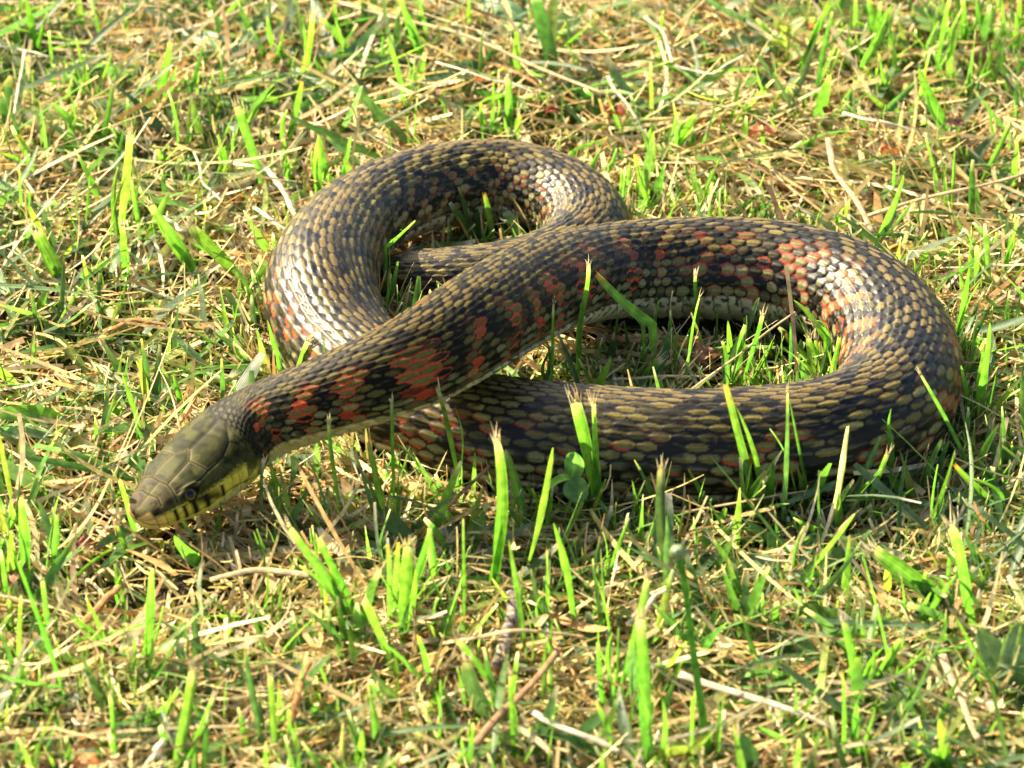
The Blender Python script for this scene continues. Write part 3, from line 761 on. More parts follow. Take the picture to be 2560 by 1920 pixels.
# ------------------------------------------------------------------ the larger blades one can pick out: x,y,z of root, bend and tip in mm, width, kind, end
MARKED = [
 (-102.1,157.8,5,-99.7,159.5,15,-97.9,161.3,25.2,2.18,'g','f','slender green blade with tan cut tip standing alone at upper left'),
 (-109.8,131.8,5,-121.1,132.7,9.6,-129.9,135.4,17.7,2.96,'g','','long green blade arching over to the left in the upper left turf'),
 (-107.4,68.7,5,-104.9,67.6,23.1,-103.2,66.5,41.3,2.54,'y','f','tallest pale green upright blade on the left, left of the rear coil'),
 (-85.4,52,5,-91,51.4,16.7,-97.3,50.7,28.1,2.75,'g','f','broad lime blade leaning left with white frayed tip, left of the rear coil'),
 (-72.3,50.6,5,-79.6,51.1,13.2,-87.3,51.4,20.9,3.66,'g','f','broad lime blade leaning onto the left side of the coil, tip frayed white'),
 (-122.8,47.4,5,-125.2,48,12.9,-128.5,48.5,20.5,4.57,'g','f','widest blade at the left edge, cut square with a white frayed top'),
 (-70.5,112.8,5,-73.4,114,16,-76.7,115.1,26.8,2.84,'g','f','bright blade with split frayed tip just above the left shoulder of the rear coil'),
 (-51.8,188.6,5,-44.2,190.3,10.4,-37.3,192.4,16.5,3.13,'d','f','wide bluish green blade leaning right near the top edge left of centre'),
 (-26.1,192.5,5,-29,191.7,15.2,-33,190.7,25,2.47,'g','','wide pale green blade leaning left at the top edge above the rear coil'),
 (-15.9,171.4,5,-33.7,163.6,1.5,-52.2,160.6,7,2.72,'g','','dark green blade arched flat like a bow above the rear coil'),
 (0.9,136.8,5,1.6,137,9.2,2.3,137.2,13.5,1.75,'y','o','short blade with burnt orange tip just behind the rear coil'),
 (37.5,99.5,5,35.9,98.1,12.8,33.7,96.6,20.4,2.17,'y','o','lime blade with orange tip beside the right end of the rear coil'),
 (81.2,177.9,5,87.6,179.5,16.5,92.3,181.4,28.7,2.31,'g','','long green blade leaning right from the upper right turf to the top edge'),
 (123.6,138.6,5,118.7,139.8,15.3,114.8,141.2,26,3.75,'g','','broad lime blade with rounded top leaning left at upper right'),
 (99.8,70.7,5,103.5,70.3,16.1,106.3,70.1,27.5,2.09,'g','','clean bright blade leaning right behind the top of the large loop'),
 (65,87.8,5,68.8,90.2,10.3,75.1,88.6,7.8,2.11,'g','','green blade curled over in a hook behind the large loop'),
 (-13.7,-76.5,16.3,-15.7,-77.5,28.3,-18.7,-78.6,40.1,1.38,'g','f','thin blade with dry split tip standing where the neck crosses the front coil'),
 (-3.2,-119,5,-3.8,-118,25.7,-4.5,-116.9,46.4,4,'g','f','largest bright lime blade standing upright in front of the front coil, left of the clover'),
 (21.6,-80.1,5,19.4,-78.8,20.9,15.7,-77.6,36.5,3.41,'g','f','left of two joined broad blades with white shredded tops before the front coil'),
 (21.5,-80.1,5,20.3,-81.3,21.8,19.7,-82.4,38.7,3.14,'g','f','right of two joined broad blades with white shredded tops before the front coil'),
 (61.3,-79.8,5.9,57.7,-79.7,24.2,53,-79.7,42.3,2.46,'g','o','long bright blade crossing the front coil diagonally right of its middle'),
 (67.8,-86.4,5,68.3,-87.4,24.8,67.9,-88.3,44.6,2.18,'d','f','upright blade with pale split tip crossing the right half of the front coil'),
 (78.7,-86.4,5,81.9,-86.9,19.8,84,-87.3,34.9,1.77,'w','','pale sunlit straw-tipped blade leaning right before the right half of the front coil'),
 (117.2,-59.6,5,110.9,-57.5,19.4,103.1,-55.8,33,1.25,'g','f','thin blade with dry tip leaning left over the right bend of the large loop'),
 (38.2,-116.3,5,37.2,-116.3,21.9,36.2,-116.2,38.8,2.67,'d','f',"bluish blade with cream tip standing below the front coil's middle"),
 (121.1,-27.6,5,121.7,-27.7,14.9,121.5,-27.8,24.9,3.17,'g','',"wide green blade standing right of the large loop's right bend"),
 (82.4,-79.8,6,96.1,-65,8,110.8,-51.1,5.4,3.42,'d','k','long grey green leaf lying along the foot of the front coil at right'),
 (57.1,-11.7,5,59.1,-11.5,13.9,60.6,-11.2,22.9,2.75,'g','','widest blade of the clump standing inside the large loop'),
 (82.9,-7.2,16.7,78.3,-5.8,22.3,73.2,-4.7,27.3,2.16,'g','','green blade leaning left against the pale belly inside the large loop'),
 (33.7,-10.7,5,36,-9.5,8.7,38.2,-8.3,12.3,2.65,'g','f','short stout blade leaning right above the front coil inside the large loop'),
 (43.6,-11.7,5,47.1,-10.8,17.8,49.2,-9.7,30.9,1.14,'g','f','thin wavy blade crossing the pale belly scales inside the large loop'),
 (119.9,-33.5,5,121.3,-34,20.5,122,-34.5,36,2.91,'g','','tall broad blade standing beside the right bend near the right edge'),
 (36.8,-3.5,20,28.8,-3.3,26.2,21.8,-2.4,33.5,2.87,'g','o','green blade leaning left across the belly where the large loop leaves the neck'),
 (17.1,-12.6,23.3,18.2,-14,33.3,19.3,-15.5,43.2,2.76,'g','f','upright blade with dry twin tips before the upper run of the large loop'),
 (-5.3,73.2,5,-6.4,74.1,12,-7.5,74.9,19,2.07,'g','o','single upright blade with orange cut tip inside the rear coil'),
 (-67.4,-56.2,5,-61.3,-55.5,14.9,-55.5,-54.7,25.1,1.49,'g','f','bright white edged blade leaning across the neck behind the head'),
 (-94.2,-91,5,-95.6,-90.7,13,-97.6,-90.4,20.9,1.84,'g','','lime blade rising behind the snout at the far left of the head'),
 (-31.2,-86.8,5,-33.4,-86.4,17.2,-36.1,-86.1,29.4,2.1,'g','','upright lime blade just below the middle of the neck'),
 (-29.5,-86,9.2,-29.7,-84.6,24.6,-29.9,-83.1,39.9,1.02,'g','f','thin frayed blade rising to the underside of the neck before the crossing'),
 (-120,-117.4,5,-120.2,-116.4,17.2,-120.3,-115.3,29.5,3.54,'g','',"very wide lime blade at the left edge below the head's level"),
 (-106.7,-168.8,5,-111.4,-169.6,25.3,-117.1,-170.6,45.3,1.4,'g','','long thin blade leaning left near the left edge of the foreground'),
 (-87.4,-158.1,5,-86.7,-157.1,19,-86,-156.1,33.1,2.43,'g','',"tall lime blade with a curled white tip below the snake's chin"),
 (-78.9,-200.9,5,-75.9,-201.7,18.5,-73.6,-202.4,32.2,2.75,'g','f','brightest broad blade at the bottom of the picture left of centre'),
 (-55.7,-194,5,-56.3,-193.9,15.4,-56.9,-193.7,25.7,1.99,'g','f','straight lime blade with cream tip standing in the left foreground'),
 (-38.1,-134.9,5,-45.5,-135.5,19.6,-54,-136.5,33.4,2.62,'g','f','broad blade with ragged tip leaning left below the front of the neck'),
 (15.5,-138,5,13.3,-138.1,20.3,10,-138.2,35.5,2.3,'g','','lime blade leaning left in the middle of the foreground'),
 (-27.1,-138.8,5,-25.9,-140.2,18.3,-24.8,-141.6,31.5,3.17,'g','f','stout blade with white bristled top in a clump left of the brown twig'),
 (31.3,-200.9,5,30.7,-199.6,24.6,29.6,-198.2,44.1,3.51,'g','f','broad lime blade with torn tip at the bottom right of centre'),
 (-5.2,-181.5,5,-7.8,-181.6,14.2,-11.1,-181.9,23.1,4.17,'d','f','wide bluish blade with shredded tip at the bottom centre'),
 (107.5,-125.2,5,97.1,-125.7,12.4,87.7,-125.6,21.1,4.61,'g','f','very broad lime leaf blade leaning left in the right foreground'),
 (113.2,-136.1,5,109.5,-136.1,19.8,105,-136.1,34.3,3.05,'g','f','tall broad blade with tan split tip near the right edge below the front coil'),
 (71.5,-112,5,78.3,-110.2,12.9,84.5,-108.1,21.3,1.72,'y','','pale lime stalk bent to the right below the right half of the front coil'),
 (81.8,-167.7,5,80.4,-166,14.3,78.6,-164.3,23.6,2.99,'g','f','straight broad blade with frayed top in the lower right foreground'),
 (88,-195.5,5,95.4,-195.9,25.1,102.4,-196.2,45.5,1.23,'d','','long pale stalk slanting right in the lower right corner area')]
PLACED = [
 (-138.4,196.8,5,-140,197.5,13.6,-141.5,198.2,22.2,2.23,'g',''),
 (-120.2,201.5,5,-121.5,202.6,12.1,-122.8,203.7,19.2,1.88,'g',''),
 (-113.2,209.8,5,-113.7,211.1,10.1,-114.1,212.4,15.2,1.79,'g',''),
 (-121.5,166.9,5,-123,168.7,13.6,-125,170.5,22,1.85,'g',''),
 (-119.8,163.5,5,-117.5,164.6,12.5,-114.9,165.7,20,1.46,'g',''),
 (-115.9,130.1,5,-113.6,128.7,15.9,-111.7,127.3,26.8,2.29,'g','f'),
 (-123,141.1,5,-124.2,141.2,12.9,-125.4,141.4,20.7,0.87,'g',''),
 (-132.8,112.8,5,-135.3,113.6,11.5,-138.1,114.3,17.9,2.37,'y','o'),
 (-130.2,122.5,5,-131,124.2,11.8,-131.8,125.8,18.6,1.33,'g',''),
 (-105.3,51.5,5,-105.1,51.6,13.1,-104.9,51.7,21.2,2.06,'g','f'),
 (-135.9,89.5,5,-135.7,88,13,-135.5,86.5,20.9,1.64,'y','o'),
 (-101.4,72.8,5,-102.2,72.1,15.2,-103.5,71.3,25.3,1.62,'g','f'),
 (-117.4,77,5,-116.2,76.4,15,-115,75.9,25.1,0.65,'g',''),
 (-119.7,84.2,5,-119.9,85.9,9.3,-120.1,87.6,13.7,1.03,'g',''),
 (-81.4,113.9,5,-81.2,112.9,12.3,-81,112,19.5,1.66,'g',''),
 (-78.5,112.8,5,-79.2,114.1,9.1,-79.9,115.4,13.2,1.89,'g',''),
 (-64.2,121.4,5,-63.8,120.4,9.4,-63.5,119.4,13.9,1.9,'g',''),
 (-63.6,133.4,5,-61,134,14.9,-59.1,134.7,24.9,2.15,'g','o'),
 (-60.7,177.2,5,-59,176.1,15.9,-57.3,175,26.8,2.2,'y','f'),
 (-69.2,192.2,5,-70,190.7,12.4,-70.8,189.2,19.8,1.72,'g',''),
 (-65.3,213.4,5,-65,214.9,9.5,-64.7,216.5,13.9,1.74,'g',''),
 (-63,113.9,5,-61.6,113.1,9,-60.2,112.3,13.1,1.66,'g',''),
 (-54.2,105.3,5,-53.9,104.6,14,-53.5,103.8,22.9,2.82,'g','f'),
 (-48.2,106.4,5,-46.7,108.3,11.6,-45.3,110.2,18.3,1.65,'g',''),
 (-87.3,93.7,5,-86.8,95.2,8.9,-86.3,96.8,12.8,1.31,'g',''),
 (-96.6,116,5,-97.9,115.5,8.9,-99.2,115,12.8,2.37,'y',''),
 (-116.3,66.7,5,-119.6,68.5,12.6,-122.9,70.4,20.1,0.92,'g',''),
 (-140.1,71.9,6,-133.7,59.1,6.3,-127.3,46.3,6.6,1.39,'g','k'),
 (-117.6,51.5,5,-112.1,52.2,7.9,-107,53.2,11.3,2.06,'g',''),
 (-100.2,50.6,5,-98.8,49.8,9.5,-97.4,49,13.9,1.28,'y',''),
 (-64.1,63.6,5,-64,65.4,8,-63.9,67.2,10.9,1.15,'g',''),
 (-100.8,151.3,6,-98.8,150.7,6.5,-96.8,150.1,7.1,1.21,'d','k'),
 (-37.9,191.4,5,-37.5,193,14.1,-37.1,194.6,23.2,1.19,'g',''),
 (-52.3,216.4,5,-52.3,215.9,9.4,-52.4,215.5,13.8,1.68,'g',''),
 (-30.3,158.3,5,-32.3,158.1,16.5,-35.6,157.8,27.8,1.77,'g','f'),
 (-25.3,204.9,5,-26.5,203.9,12.2,-27.8,203,19.5,1.67,'g',''),
 (-13.4,210.6,5,-12.9,209.4,11.1,-12.4,208.1,17.2,1.82,'y',''),
 (11.9,192.5,5,18.5,193,11.3,24.6,193.7,18,2.14,'g',''),
 (-2.8,201.5,5,0.2,200,9.6,3.3,198.6,14.2,1.91,'d',''),
 (-5.8,139,5,-5.5,139.8,14,-5.3,140.7,23,1.39,'g',''),
 (-0.9,147.5,5,-0.8,147.2,12.6,-0.7,146.9,20.1,2.23,'g','f'),
 (-9,138.4,5,-9,138,10.7,-9,137.6,16.4,2.77,'g','o'),
 (-14.8,139,5,-14.5,140.3,8.9,-14.3,141.7,12.9,1.29,'g',''),
 (-18.3,146.4,5,-19.4,146.6,9.5,-20.6,146.8,14,1.39,'g',''),
 (-1.4,136.8,5,-3.1,136.4,8.5,-4.8,136,12,1.84,'g',''),
 (14.3,140,5,14,141,11.7,13.6,142,18.4,2.31,'g','f'),
 (15.6,127.3,5,20.5,126.5,9.9,26.5,124.7,12.9,1.74,'g','o'),
 (21.4,116.4,5,23,118.3,7.2,24.7,120.2,9.5,1.83,'g',''),
 (25.7,110.7,5,27.3,109.2,11.2,29,107.8,17.5,1.36,'g',''),
 (30.7,99.5,5,30.5,100.6,8.9,30.3,101.7,12.9,2.17,'y','f'),
 (32.6,99.5,5,32.3,100.9,10,32.1,102.4,15.1,1.9,'y',''),
 (-28.3,131.5,5,-27.4,132.8,12.5,-26.6,134.1,20.1,1.15,'g',''),
 (-35.2,123.1,5,-34.7,122.9,10.2,-34.2,122.7,15.3,1.47,'g',''),
 (-39.7,116.9,5,-45.8,117.4,10.3,-51.9,117.9,15.6,2.05,'d',''),
 (-48.5,105.5,5,-46.7,104,13.7,-44.8,102.6,22.5,2.5,'g',''),
 (-53.2,112.7,5,-53.1,111.4,12.2,-53,110,19.4,2.19,'g',''),
 (-36.1,145.4,5,-37.4,144.5,9.8,-38.7,143.6,14.5,1.39,'y',''),
 (-28.9,160.5,5,-28.4,162.3,11.8,-27.9,164.2,18.7,0.93,'g',''),
 (37.2,128.4,5,38.5,127.6,10.5,39.8,126.8,15.9,1.84,'g',''),
 (44.5,129.4,5,45.4,130.6,10.6,46.3,131.7,16.1,1.84,'g',''),
 (85.8,161.5,5,89.3,163.3,18.8,91.5,165.1,32.8,1.5,'g',''),
 (105.6,203,5,105,202.7,12.4,104.4,202.5,19.7,2.45,'g',''),
 (100.8,209.1,5,100.8,208.9,11,100.7,208.6,17,1.84,'g',''),
 (98,173.2,5,104,173.5,17.9,109.3,173.9,31,1.51,'g',''),
 (122.1,182.7,5,124.7,183.8,16.2,126.6,185.1,27.6,2.12,'g',''),
 (133.2,205.5,5,132.1,204.3,12.2,131,203.2,19.4,2.15,'g',''),
 (126.5,220.1,5,126.7,221.3,7.9,127,222.4,10.7,1.85,'g',''),
 (104.9,151.1,5,110.2,152.7,10.8,115.6,154.2,16.7,2.58,'d',''),
 (108.6,165,5,106.8,163.7,12.8,105,162.3,20.5,1.3,'g',''),
 (126.5,172,5,126.7,173.9,9.4,126.9,175.7,13.8,1.21,'g',''),
 (81.6,151.1,5,75.5,150.2,16.8,68.2,148.8,27.9,2.28,'d',''),
 (84.5,160.4,5,81.6,160.1,8.7,78.8,159.8,12.4,1.99,'d',''),
 (131.3,110.6,5,135.2,111.2,14,138.5,111.9,23.2,1.56,'g','f'),
 (122.2,96.4,5,122.2,98.1,13.3,122.3,99.8,21.5,0.97,'g',''),
 (103.2,66.5,5,106.7,68.2,8.4,110.3,70,11.7,1.33,'g',''),
 (81.2,84.5,5,79.6,84.1,8.1,77.9,83.7,11.3,1.82,'d','o'),
 (82.4,84.5,5,84.1,84.2,8.3,85.8,83.8,11.5,1.63,'d',''),
 (87.8,81.3,5,89.4,80.5,8.6,91.1,79.6,12.3,1.82,'g',''),
 (92.9,78.1,5,92.2,76.9,10.7,91.5,75.7,16.3,1.82,'y','f'),
 (106.1,101.9,5,105.9,100.9,11.1,105.6,99.9,17.2,0.87,'g',''),
 (59.7,130.7,5,64.1,132,10.8,70.3,132.5,15,0.69,'g',''),
 (50.7,89.9,5,54.3,91.9,13.4,57.8,93.9,21.7,1.06,'g',''),
 (38,88.8,5,36.5,87.9,13.7,34.9,87,22.4,2.02,'y',''),
 (45.4,129.6,5,48.7,128.2,11.6,52,126.9,18.2,2.55,'g','f'),
 (44.8,132.9,5,45.5,134.9,9.2,46.2,136.8,13.5,1.67,'g',''),
 (99.6,136.5,6,93.5,137.9,6.3,87.5,139.2,6.6,2.27,'g','k'),
 (132.4,50.5,5,134.3,50.5,14.6,136.3,50.4,24.1,1.79,'g',''),
 (142.9,198.2,5,146,197.5,8.6,149.2,196.9,12.3,2.04,'g',''),
 (133.4,170.9,5,137.1,171.5,14.9,140.8,172,24.8,0.9,'g',''),
 (138.7,204.3,5,137.3,205.6,11.3,135.9,207,17.7,2.3,'g',''),
 (143.1,201.8,5,143.1,201.9,12.5,143.1,202,19.9,2.04,'g',''),
 (147,205.5,5,147.7,205.4,11.7,148.5,205.4,18.4,2.3,'g',''),
 (141.1,209.1,5,140.3,207.8,11.5,139.4,206.5,17.9,2.31,'d',''),
 (137.2,211.6,5,138,213.3,9.5,138.9,215,14.1,2.05,'d',''),
 (148.8,209.1,5,147.1,207.7,11.5,145.5,206.3,18,2.31,'d',''),
 (117.6,116.2,5,120.4,116.4,7.6,123.3,116.6,10.2,1.17,'d',''),
 (42.4,193.4,5,43.1,194.8,11.8,43.8,196.3,18.7,1.42,'g',''),
 (3.9,-83.6,5,1.4,-81.7,14.6,-2.2,-80,24,2.72,'g',''),
 (2.1,-112.3,5,6.9,-111.7,22.8,10.3,-110.9,40.8,2.81,'g',''),
 (75.1,-78.7,6.9,72.3,-77.3,21.2,69.4,-75.8,35.6,0.96,'g',''),
 (95.6,-67.6,17.7,95.4,-67.5,23.2,95.3,-67.4,28.7,1.75,'g',''),
 (84.7,-74.7,5.5,88.7,-72.7,13.7,92.7,-70.7,22,2.74,'d',''),
 (87.8,-80.8,5,91,-79.3,13.5,94.3,-77.8,22,1.5,'g','f'),
 (50.7,-81.2,5.9,47.5,-81,12.3,44.3,-80.8,18.6,1.37,'g','o'),
 (27.6,-90.5,5,30.3,-89.5,12.2,32.9,-88.4,19.3,1.7,'g',''),
 (121.6,-75.2,5,116.4,-75,11,111.3,-74.9,16.9,2.06,'g','o'),
 (105.2,-86.4,5,107.6,-86.9,16.5,110.1,-87.3,28,1.09,'g',''),
 (99,-86.8,6,104.1,-82,6.1,109.1,-77.2,6.1,2.45,'b','k'),
 (19.8,-76.8,11.1,22.4,-84.9,12.1,25,-93.1,13.1,2.75,'d',''),
 (57.3,-75.9,5,59.3,-84.3,6,61.4,-92.7,7,2.46,'d',''),
 (66.1,-87.6,11.6,74.6,-81.3,12.1,83.1,-75.1,12.5,2.05,'d','k'),
 (56.5,-0.5,5,56.6,-0.8,12.1,56.8,-1.2,19.3,2,'g',''),
 (60.7,-9.7,5,62.7,-10.8,15.7,64.7,-12,26.5,1.33,'g','f'),
 (61.2,13.8,5,63.3,13.3,12,65.3,12.8,19,2.11,'d','f'),
 (77.3,2.5,5,75,4.1,8.5,72.8,5.6,12,2,'y','o'),
 (78.6,-6.1,5,78.2,-6.4,11.3,77.8,-6.6,17.6,2,'y','f'),
 (80,-6.1,5,79.7,-4.9,10.2,79.3,-3.6,15.5,1.62,'g','f'),
 (82.1,-2.6,5,81.7,-1.4,8.7,81.3,-0.1,12.3,1.71,'y','o'),
 (83.3,-17.1,13,84.1,-16.1,17.3,84.8,-15.2,21.7,1.9,'g',''),
 (32.5,-10.7,5,31.2,-9.8,8,29.9,-9,11.1,1.7,'g','f'),
 (67.5,-11.7,5,67.7,-11.9,8.1,67.8,-12.1,11.1,1.89,'g','f'),
 (48.9,18,11.1,48.8,17.5,17.3,48.7,17,23.6,1.26,'g','f'),
 (72.6,-2.6,5,72.7,-2.4,12.1,72.8,-2.2,19.3,1.52,'d',''),
 (64.2,-9.7,5,63.3,-8.5,9.5,62.3,-7.3,13.9,1.9,'d',''),
 (117.9,14.9,5,119.6,15.8,15.3,120.7,16.7,25.6,2.12,'g',''),
 (125,-7.6,5,126,-5.8,12.1,127.1,-4,19.1,1.43,'g',''),
 (99.3,70.4,5,102.6,71.1,11.4,105.4,72,18,2.28,'g',''),
 (9.3,-31.4,18.6,9.9,-31,28.8,10.5,-30.6,39,2.3,'g','f'),
 (16.3,-23.7,13.9,13.9,-24.4,20.9,11.6,-25,27.8,2.61,'d',''),
 (-15.9,72.4,5,-16.5,72.5,8,-17,72.6,11.1,1.63,'d',''),
 (-33.8,36.1,22.4,-30,37.4,25.4,-26.2,38.8,28.4,1.31,'g','f'),
 (-55.2,-23.3,18.1,-54,-22.5,21.3,-52.7,-21.8,24.4,2.1,'g','f'),
 (-48.2,-29.4,23.8,-48.3,-28.1,25.8,-48.5,-26.8,27.8,1.79,'g',''),
 (-60.6,-12.4,15.3,-62.2,-12.6,20.2,-63.8,-12.9,25.1,1.58,'g',''),
 (-73.3,-90.1,9.7,-72.3,-89,16.2,-71.4,-88,22.7,0.57,'g',''),
 (-67.6,-58.7,6,-69.9,-67.3,6.7,-72.2,-75.9,7.5,1.23,'d','k'),
 (-72.4,-70.8,5,-73.7,-83.3,6,-75,-95.8,7,1.09,'g',''),
 (-85,-28.6,5,-86.1,-27.2,10.7,-87.6,-25.7,16.3,1.91,'g',''),
 (-77.4,-14.7,5,-79.1,-13.2,8,-80.9,-11.6,11,1.13,'g',''),
 (-80.4,-18.9,5,-82.3,-18,9.5,-84.2,-17.1,13.9,1.32,'g',''),
 (-95.3,-43.7,5,-97.4,-41.8,14.7,-99.4,-39.9,24.5,1.5,'g',''),
 (-91.2,-19.6,5,-91.8,-17.8,10.6,-92.4,-15.9,16.3,1.92,'g',''),
 (-43.8,-83.1,5.9,-44.3,-84,20.2,-45.3,-84.9,34.4,1.15,'g','f'),
 (-58.4,-83.8,10.2,-59.2,-82,15.8,-60.5,-80.3,21.3,2.37,'g',''),
 (-63.4,-81.6,6.9,-62.7,-81.4,14.1,-62.1,-81.2,21.2,0.96,'d','f'),
 (-92.2,-57.4,6,-89.5,-46.1,6.5,-86.8,-34.9,7.1,1.29,'g','k'),
 (-88.9,-25.5,5,-87,-27.7,6,-85.1,-29.9,7,1.12,'g',''),
 (-118.9,-160.4,5,-118,-159.2,15.8,-117.1,-158,26.6,1.65,'g',''),
 (-121.3,-138.8,5,-121.7,-138.3,9.5,-122,-137.7,14,1.51,'g','f'),
 (-113.3,-107.7,5,-113.2,-106.9,11.9,-113.1,-106.1,18.8,2.1,'g',''),
 (-112.5,-140.4,5,-113,-140.4,13,-113.6,-140.4,21,1.67,'g','f'),
 (-95.7,-101.2,5,-96.7,-100.5,9.5,-97.7,-99.9,14,1.7,'g','f'),
 (-95,-123,5,-95.9,-121.8,9.5,-97.1,-120.6,14,2.08,'g','f'),
 (-92.7,-161.9,5,-92.3,-161.2,16.3,-91.9,-160.5,27.6,1.64,'g',''),
 (-89.5,-108.6,5,-91.7,-110.4,6.2,-93,-111.4,9,0.81,'w',''),
 (-97.4,-148.1,5,-99.6,-149,12.9,-102.1,-150,20.6,1.89,'g','o'),
 (-76.2,-134.1,5,-75.7,-134.1,13.2,-75.2,-134,21.4,1.59,'w','f'),
 (-76.4,-155.1,5,-76.4,-154.3,12.5,-76.3,-153.5,19.9,2.2,'d','f'),
 (-78,-158.9,5,-78.8,-158,9,-79.7,-157.1,13,2.27,'d','f'),
 (-92.5,-200.2,5,-92.9,-199.5,14.7,-93.8,-198.8,24.3,1.38,'g','f'),
 (-59.2,-191.8,5,-60.4,-193.2,19.6,-61.7,-194.5,34.1,1.77,'d',''),
 (-113.7,-202,5,-109.8,-202.8,14.2,-106.2,-203.4,23.6,2.14,'g',''),
 (-86.4,-180.7,5,-82.3,-182.1,10.2,-78.5,-183.4,15.8,2.01,'g',''),
 (-107.1,-113.4,5,-102.7,-114.1,12,-96.9,-115.5,17.7,0.89,'g',''),
 (-95.5,-186.8,6,-102.2,-186.8,6,-108.9,-186.8,6,2.16,'g','k'),
 (-78,-104.5,5,-80.5,-105.3,9.6,-83.3,-106.2,14.1,3.84,'g',''),
 (-38.4,-130.9,5,-42.1,-132.2,17.1,-46.7,-133.7,28.9,2.23,'g',''),
 (-36.8,-148.9,5,-43.4,-148.8,11.5,-50,-148.7,18,1.42,'d',''),
 (-50.9,-200.9,5,-50.7,-201.1,11.4,-50.6,-201.3,17.9,1.07,'g',''),
 (-40.2,-200.9,5,-39.8,-200.3,10.9,-39.3,-199.6,16.9,1.22,'s',''),
 (-105.5,-144.3,5,-104.1,-143.7,6.5,-102.7,-143.1,8,1.58,'g',''),
 (-118.6,-154.3,5,-117,-155,9,-115.5,-155.6,13,1.97,'g',''),
 (-120.4,-156.6,5,-121,-156.4,6,-121.5,-156.1,7,2.36,'y',''),
 (-12,-140.4,5,-11.7,-141.9,22.4,-11.5,-143.4,39.7,0.95,'g',''),
 (8.6,-134.9,5,8.4,-135.4,16,8.2,-135.9,27,1.51,'y','o'),
 (7.6,-134.1,5,6.1,-134.2,12.8,4.6,-134.2,20.6,1.43,'d',''),
 (-18.2,-113.4,5,-19.3,-114.5,13.2,-20.3,-115.6,21.4,2.33,'g',''),
 (-29.5,-135.7,5,-29.9,-134.3,15.8,-30.3,-132.9,26.6,1.59,'g','o'),
 (-28.6,-131.7,5,-28.2,-131.9,16.1,-27.8,-132.1,27.1,1.59,'y','o'),
 (-25.8,-127.8,5,-22.6,-127.2,16.2,-19.9,-126.5,27.6,1.83,'g',''),
 (-28.6,-155.1,5,-31.8,-156.2,15.3,-35.7,-157.4,25.3,2.59,'g','f'),
 (3.4,-154.3,5,1.7,-153.9,22.1,-0.7,-153.5,39.2,1.65,'g',''),
 (38.6,-120.6,5,37.8,-120.9,16.4,37.1,-121.2,27.8,1.84,'d',''),
 (23.9,-112.6,5,26.4,-112.1,13.5,28.8,-111.5,21.9,1.37,'g',''),
 (24.9,-156.6,5,22.8,-154.7,16.9,20.1,-152.9,28.6,1.49,'g',''),
 (24.5,-169.5,5,28.7,-169.6,21.7,32.3,-169.6,38.6,2.1,'g','f'),
 (21.5,-174.8,5,20.8,-173.4,13.9,20.1,-172.1,22.7,1.63,'g',''),
 (-1.7,-169.1,5,-7.3,-168.3,12.7,-13.3,-167.6,20.1,2.18,'g','f'),
 (-18.6,-165.7,5,-20.5,-166.7,13.5,-22.8,-167.7,21.9,1.71,'g','o'),
 (-11.8,-172.5,5,-12.5,-171.9,10.1,-13.3,-171.4,15.1,1.86,'g',''),
 (6.7,-171,5,7.8,-170.5,13,8.8,-170.1,21.1,1.48,'g',''),
 (10.3,-165.7,5,9.9,-163.9,14,9.5,-162,23.1,1.09,'g',''),
 (-27,-169.5,5,-27.6,-167.6,11.1,-28.3,-165.7,17.2,1.17,'y',''),
 (-26.1,-173.3,5,-29.9,-172.6,10.3,-33.8,-172,15.5,2.72,'d',''),
 (0.2,-194.7,5,0,-195,16.3,-0.2,-195.3,27.5,1.38,'g','f'),
 (-17.4,-191.8,5,-17.6,-190.2,11.8,-17.7,-188.6,18.7,2.3,'g','f'),
 (-11.2,-200.6,5,-10.2,-202.1,11.9,-9.2,-203.6,18.8,2.29,'g',''),
 (19.7,-200,6,17.8,-193.2,5.7,16,-186.5,5.3,2.29,'d','k'),
 (26.9,-200.9,5,28.8,-200.4,9,30.6,-200,13.1,1.53,'g',''),
 (36,-200.9,5,36.2,-200.3,7.8,36.4,-199.6,10.7,1.53,'g',''),
 (-35.2,-199.1,5,-35.2,-200.1,10.5,-35.3,-201.1,16,1.91,'g',''),
 (-25.9,-186.8,6,-29.7,-185.7,6.4,-33.6,-184.6,6.9,2.31,'g','k'),
 (41.8,-190.3,5,42.3,-188.7,11.8,42.7,-187.1,18.7,1.31,'g','f'),
 (100.1,-135.3,5,103.6,-136,12.8,107.1,-136.7,20.7,1.95,'g',''),
 (96.3,-136.1,5,95.3,-136.6,12.7,94,-137.1,20.4,1.95,'g','f'),
 (72.3,-135.7,5,70.7,-135.8,10.8,68.5,-136.1,16.4,1.44,'g',''),
 (56.2,-114.5,5,52.8,-112.6,10.4,49.1,-110.8,15.7,2.4,'g','f'),
 (84.6,-166.1,5,89.4,-165.6,12.2,93.7,-165,19.7,2.25,'g','f'),
 (77.9,-197,5,77.2,-197.6,17.2,76.2,-198.2,29.4,2.45,'g','o'),
 (80.6,-200.1,5,80.4,-198.2,12.8,80.2,-196.2,20.7,2.28,'g',''),
 (81.8,-197,5,83.1,-196.8,12,84.4,-196.5,19,1.88,'g',''),
 (101.6,-202.4,5,100.5,-202.5,12.1,99.5,-202.5,19.3,3.1,'y',''),
 (91.6,-166.1,5,87.8,-164.1,23.1,83,-162.2,41,0.67,'g',''),
 (117.4,-171.8,5,110.3,-171.7,16.7,104.6,-171.3,29.1,1.5,'g',''),
 (64.1,-190.8,5,60.7,-191.3,8.2,57.4,-191.8,11.3,2.3,'g',''),
 (55.5,-202.4,5,54.6,-202.3,10.3,53.7,-202.1,15.7,4.88,'d',''),
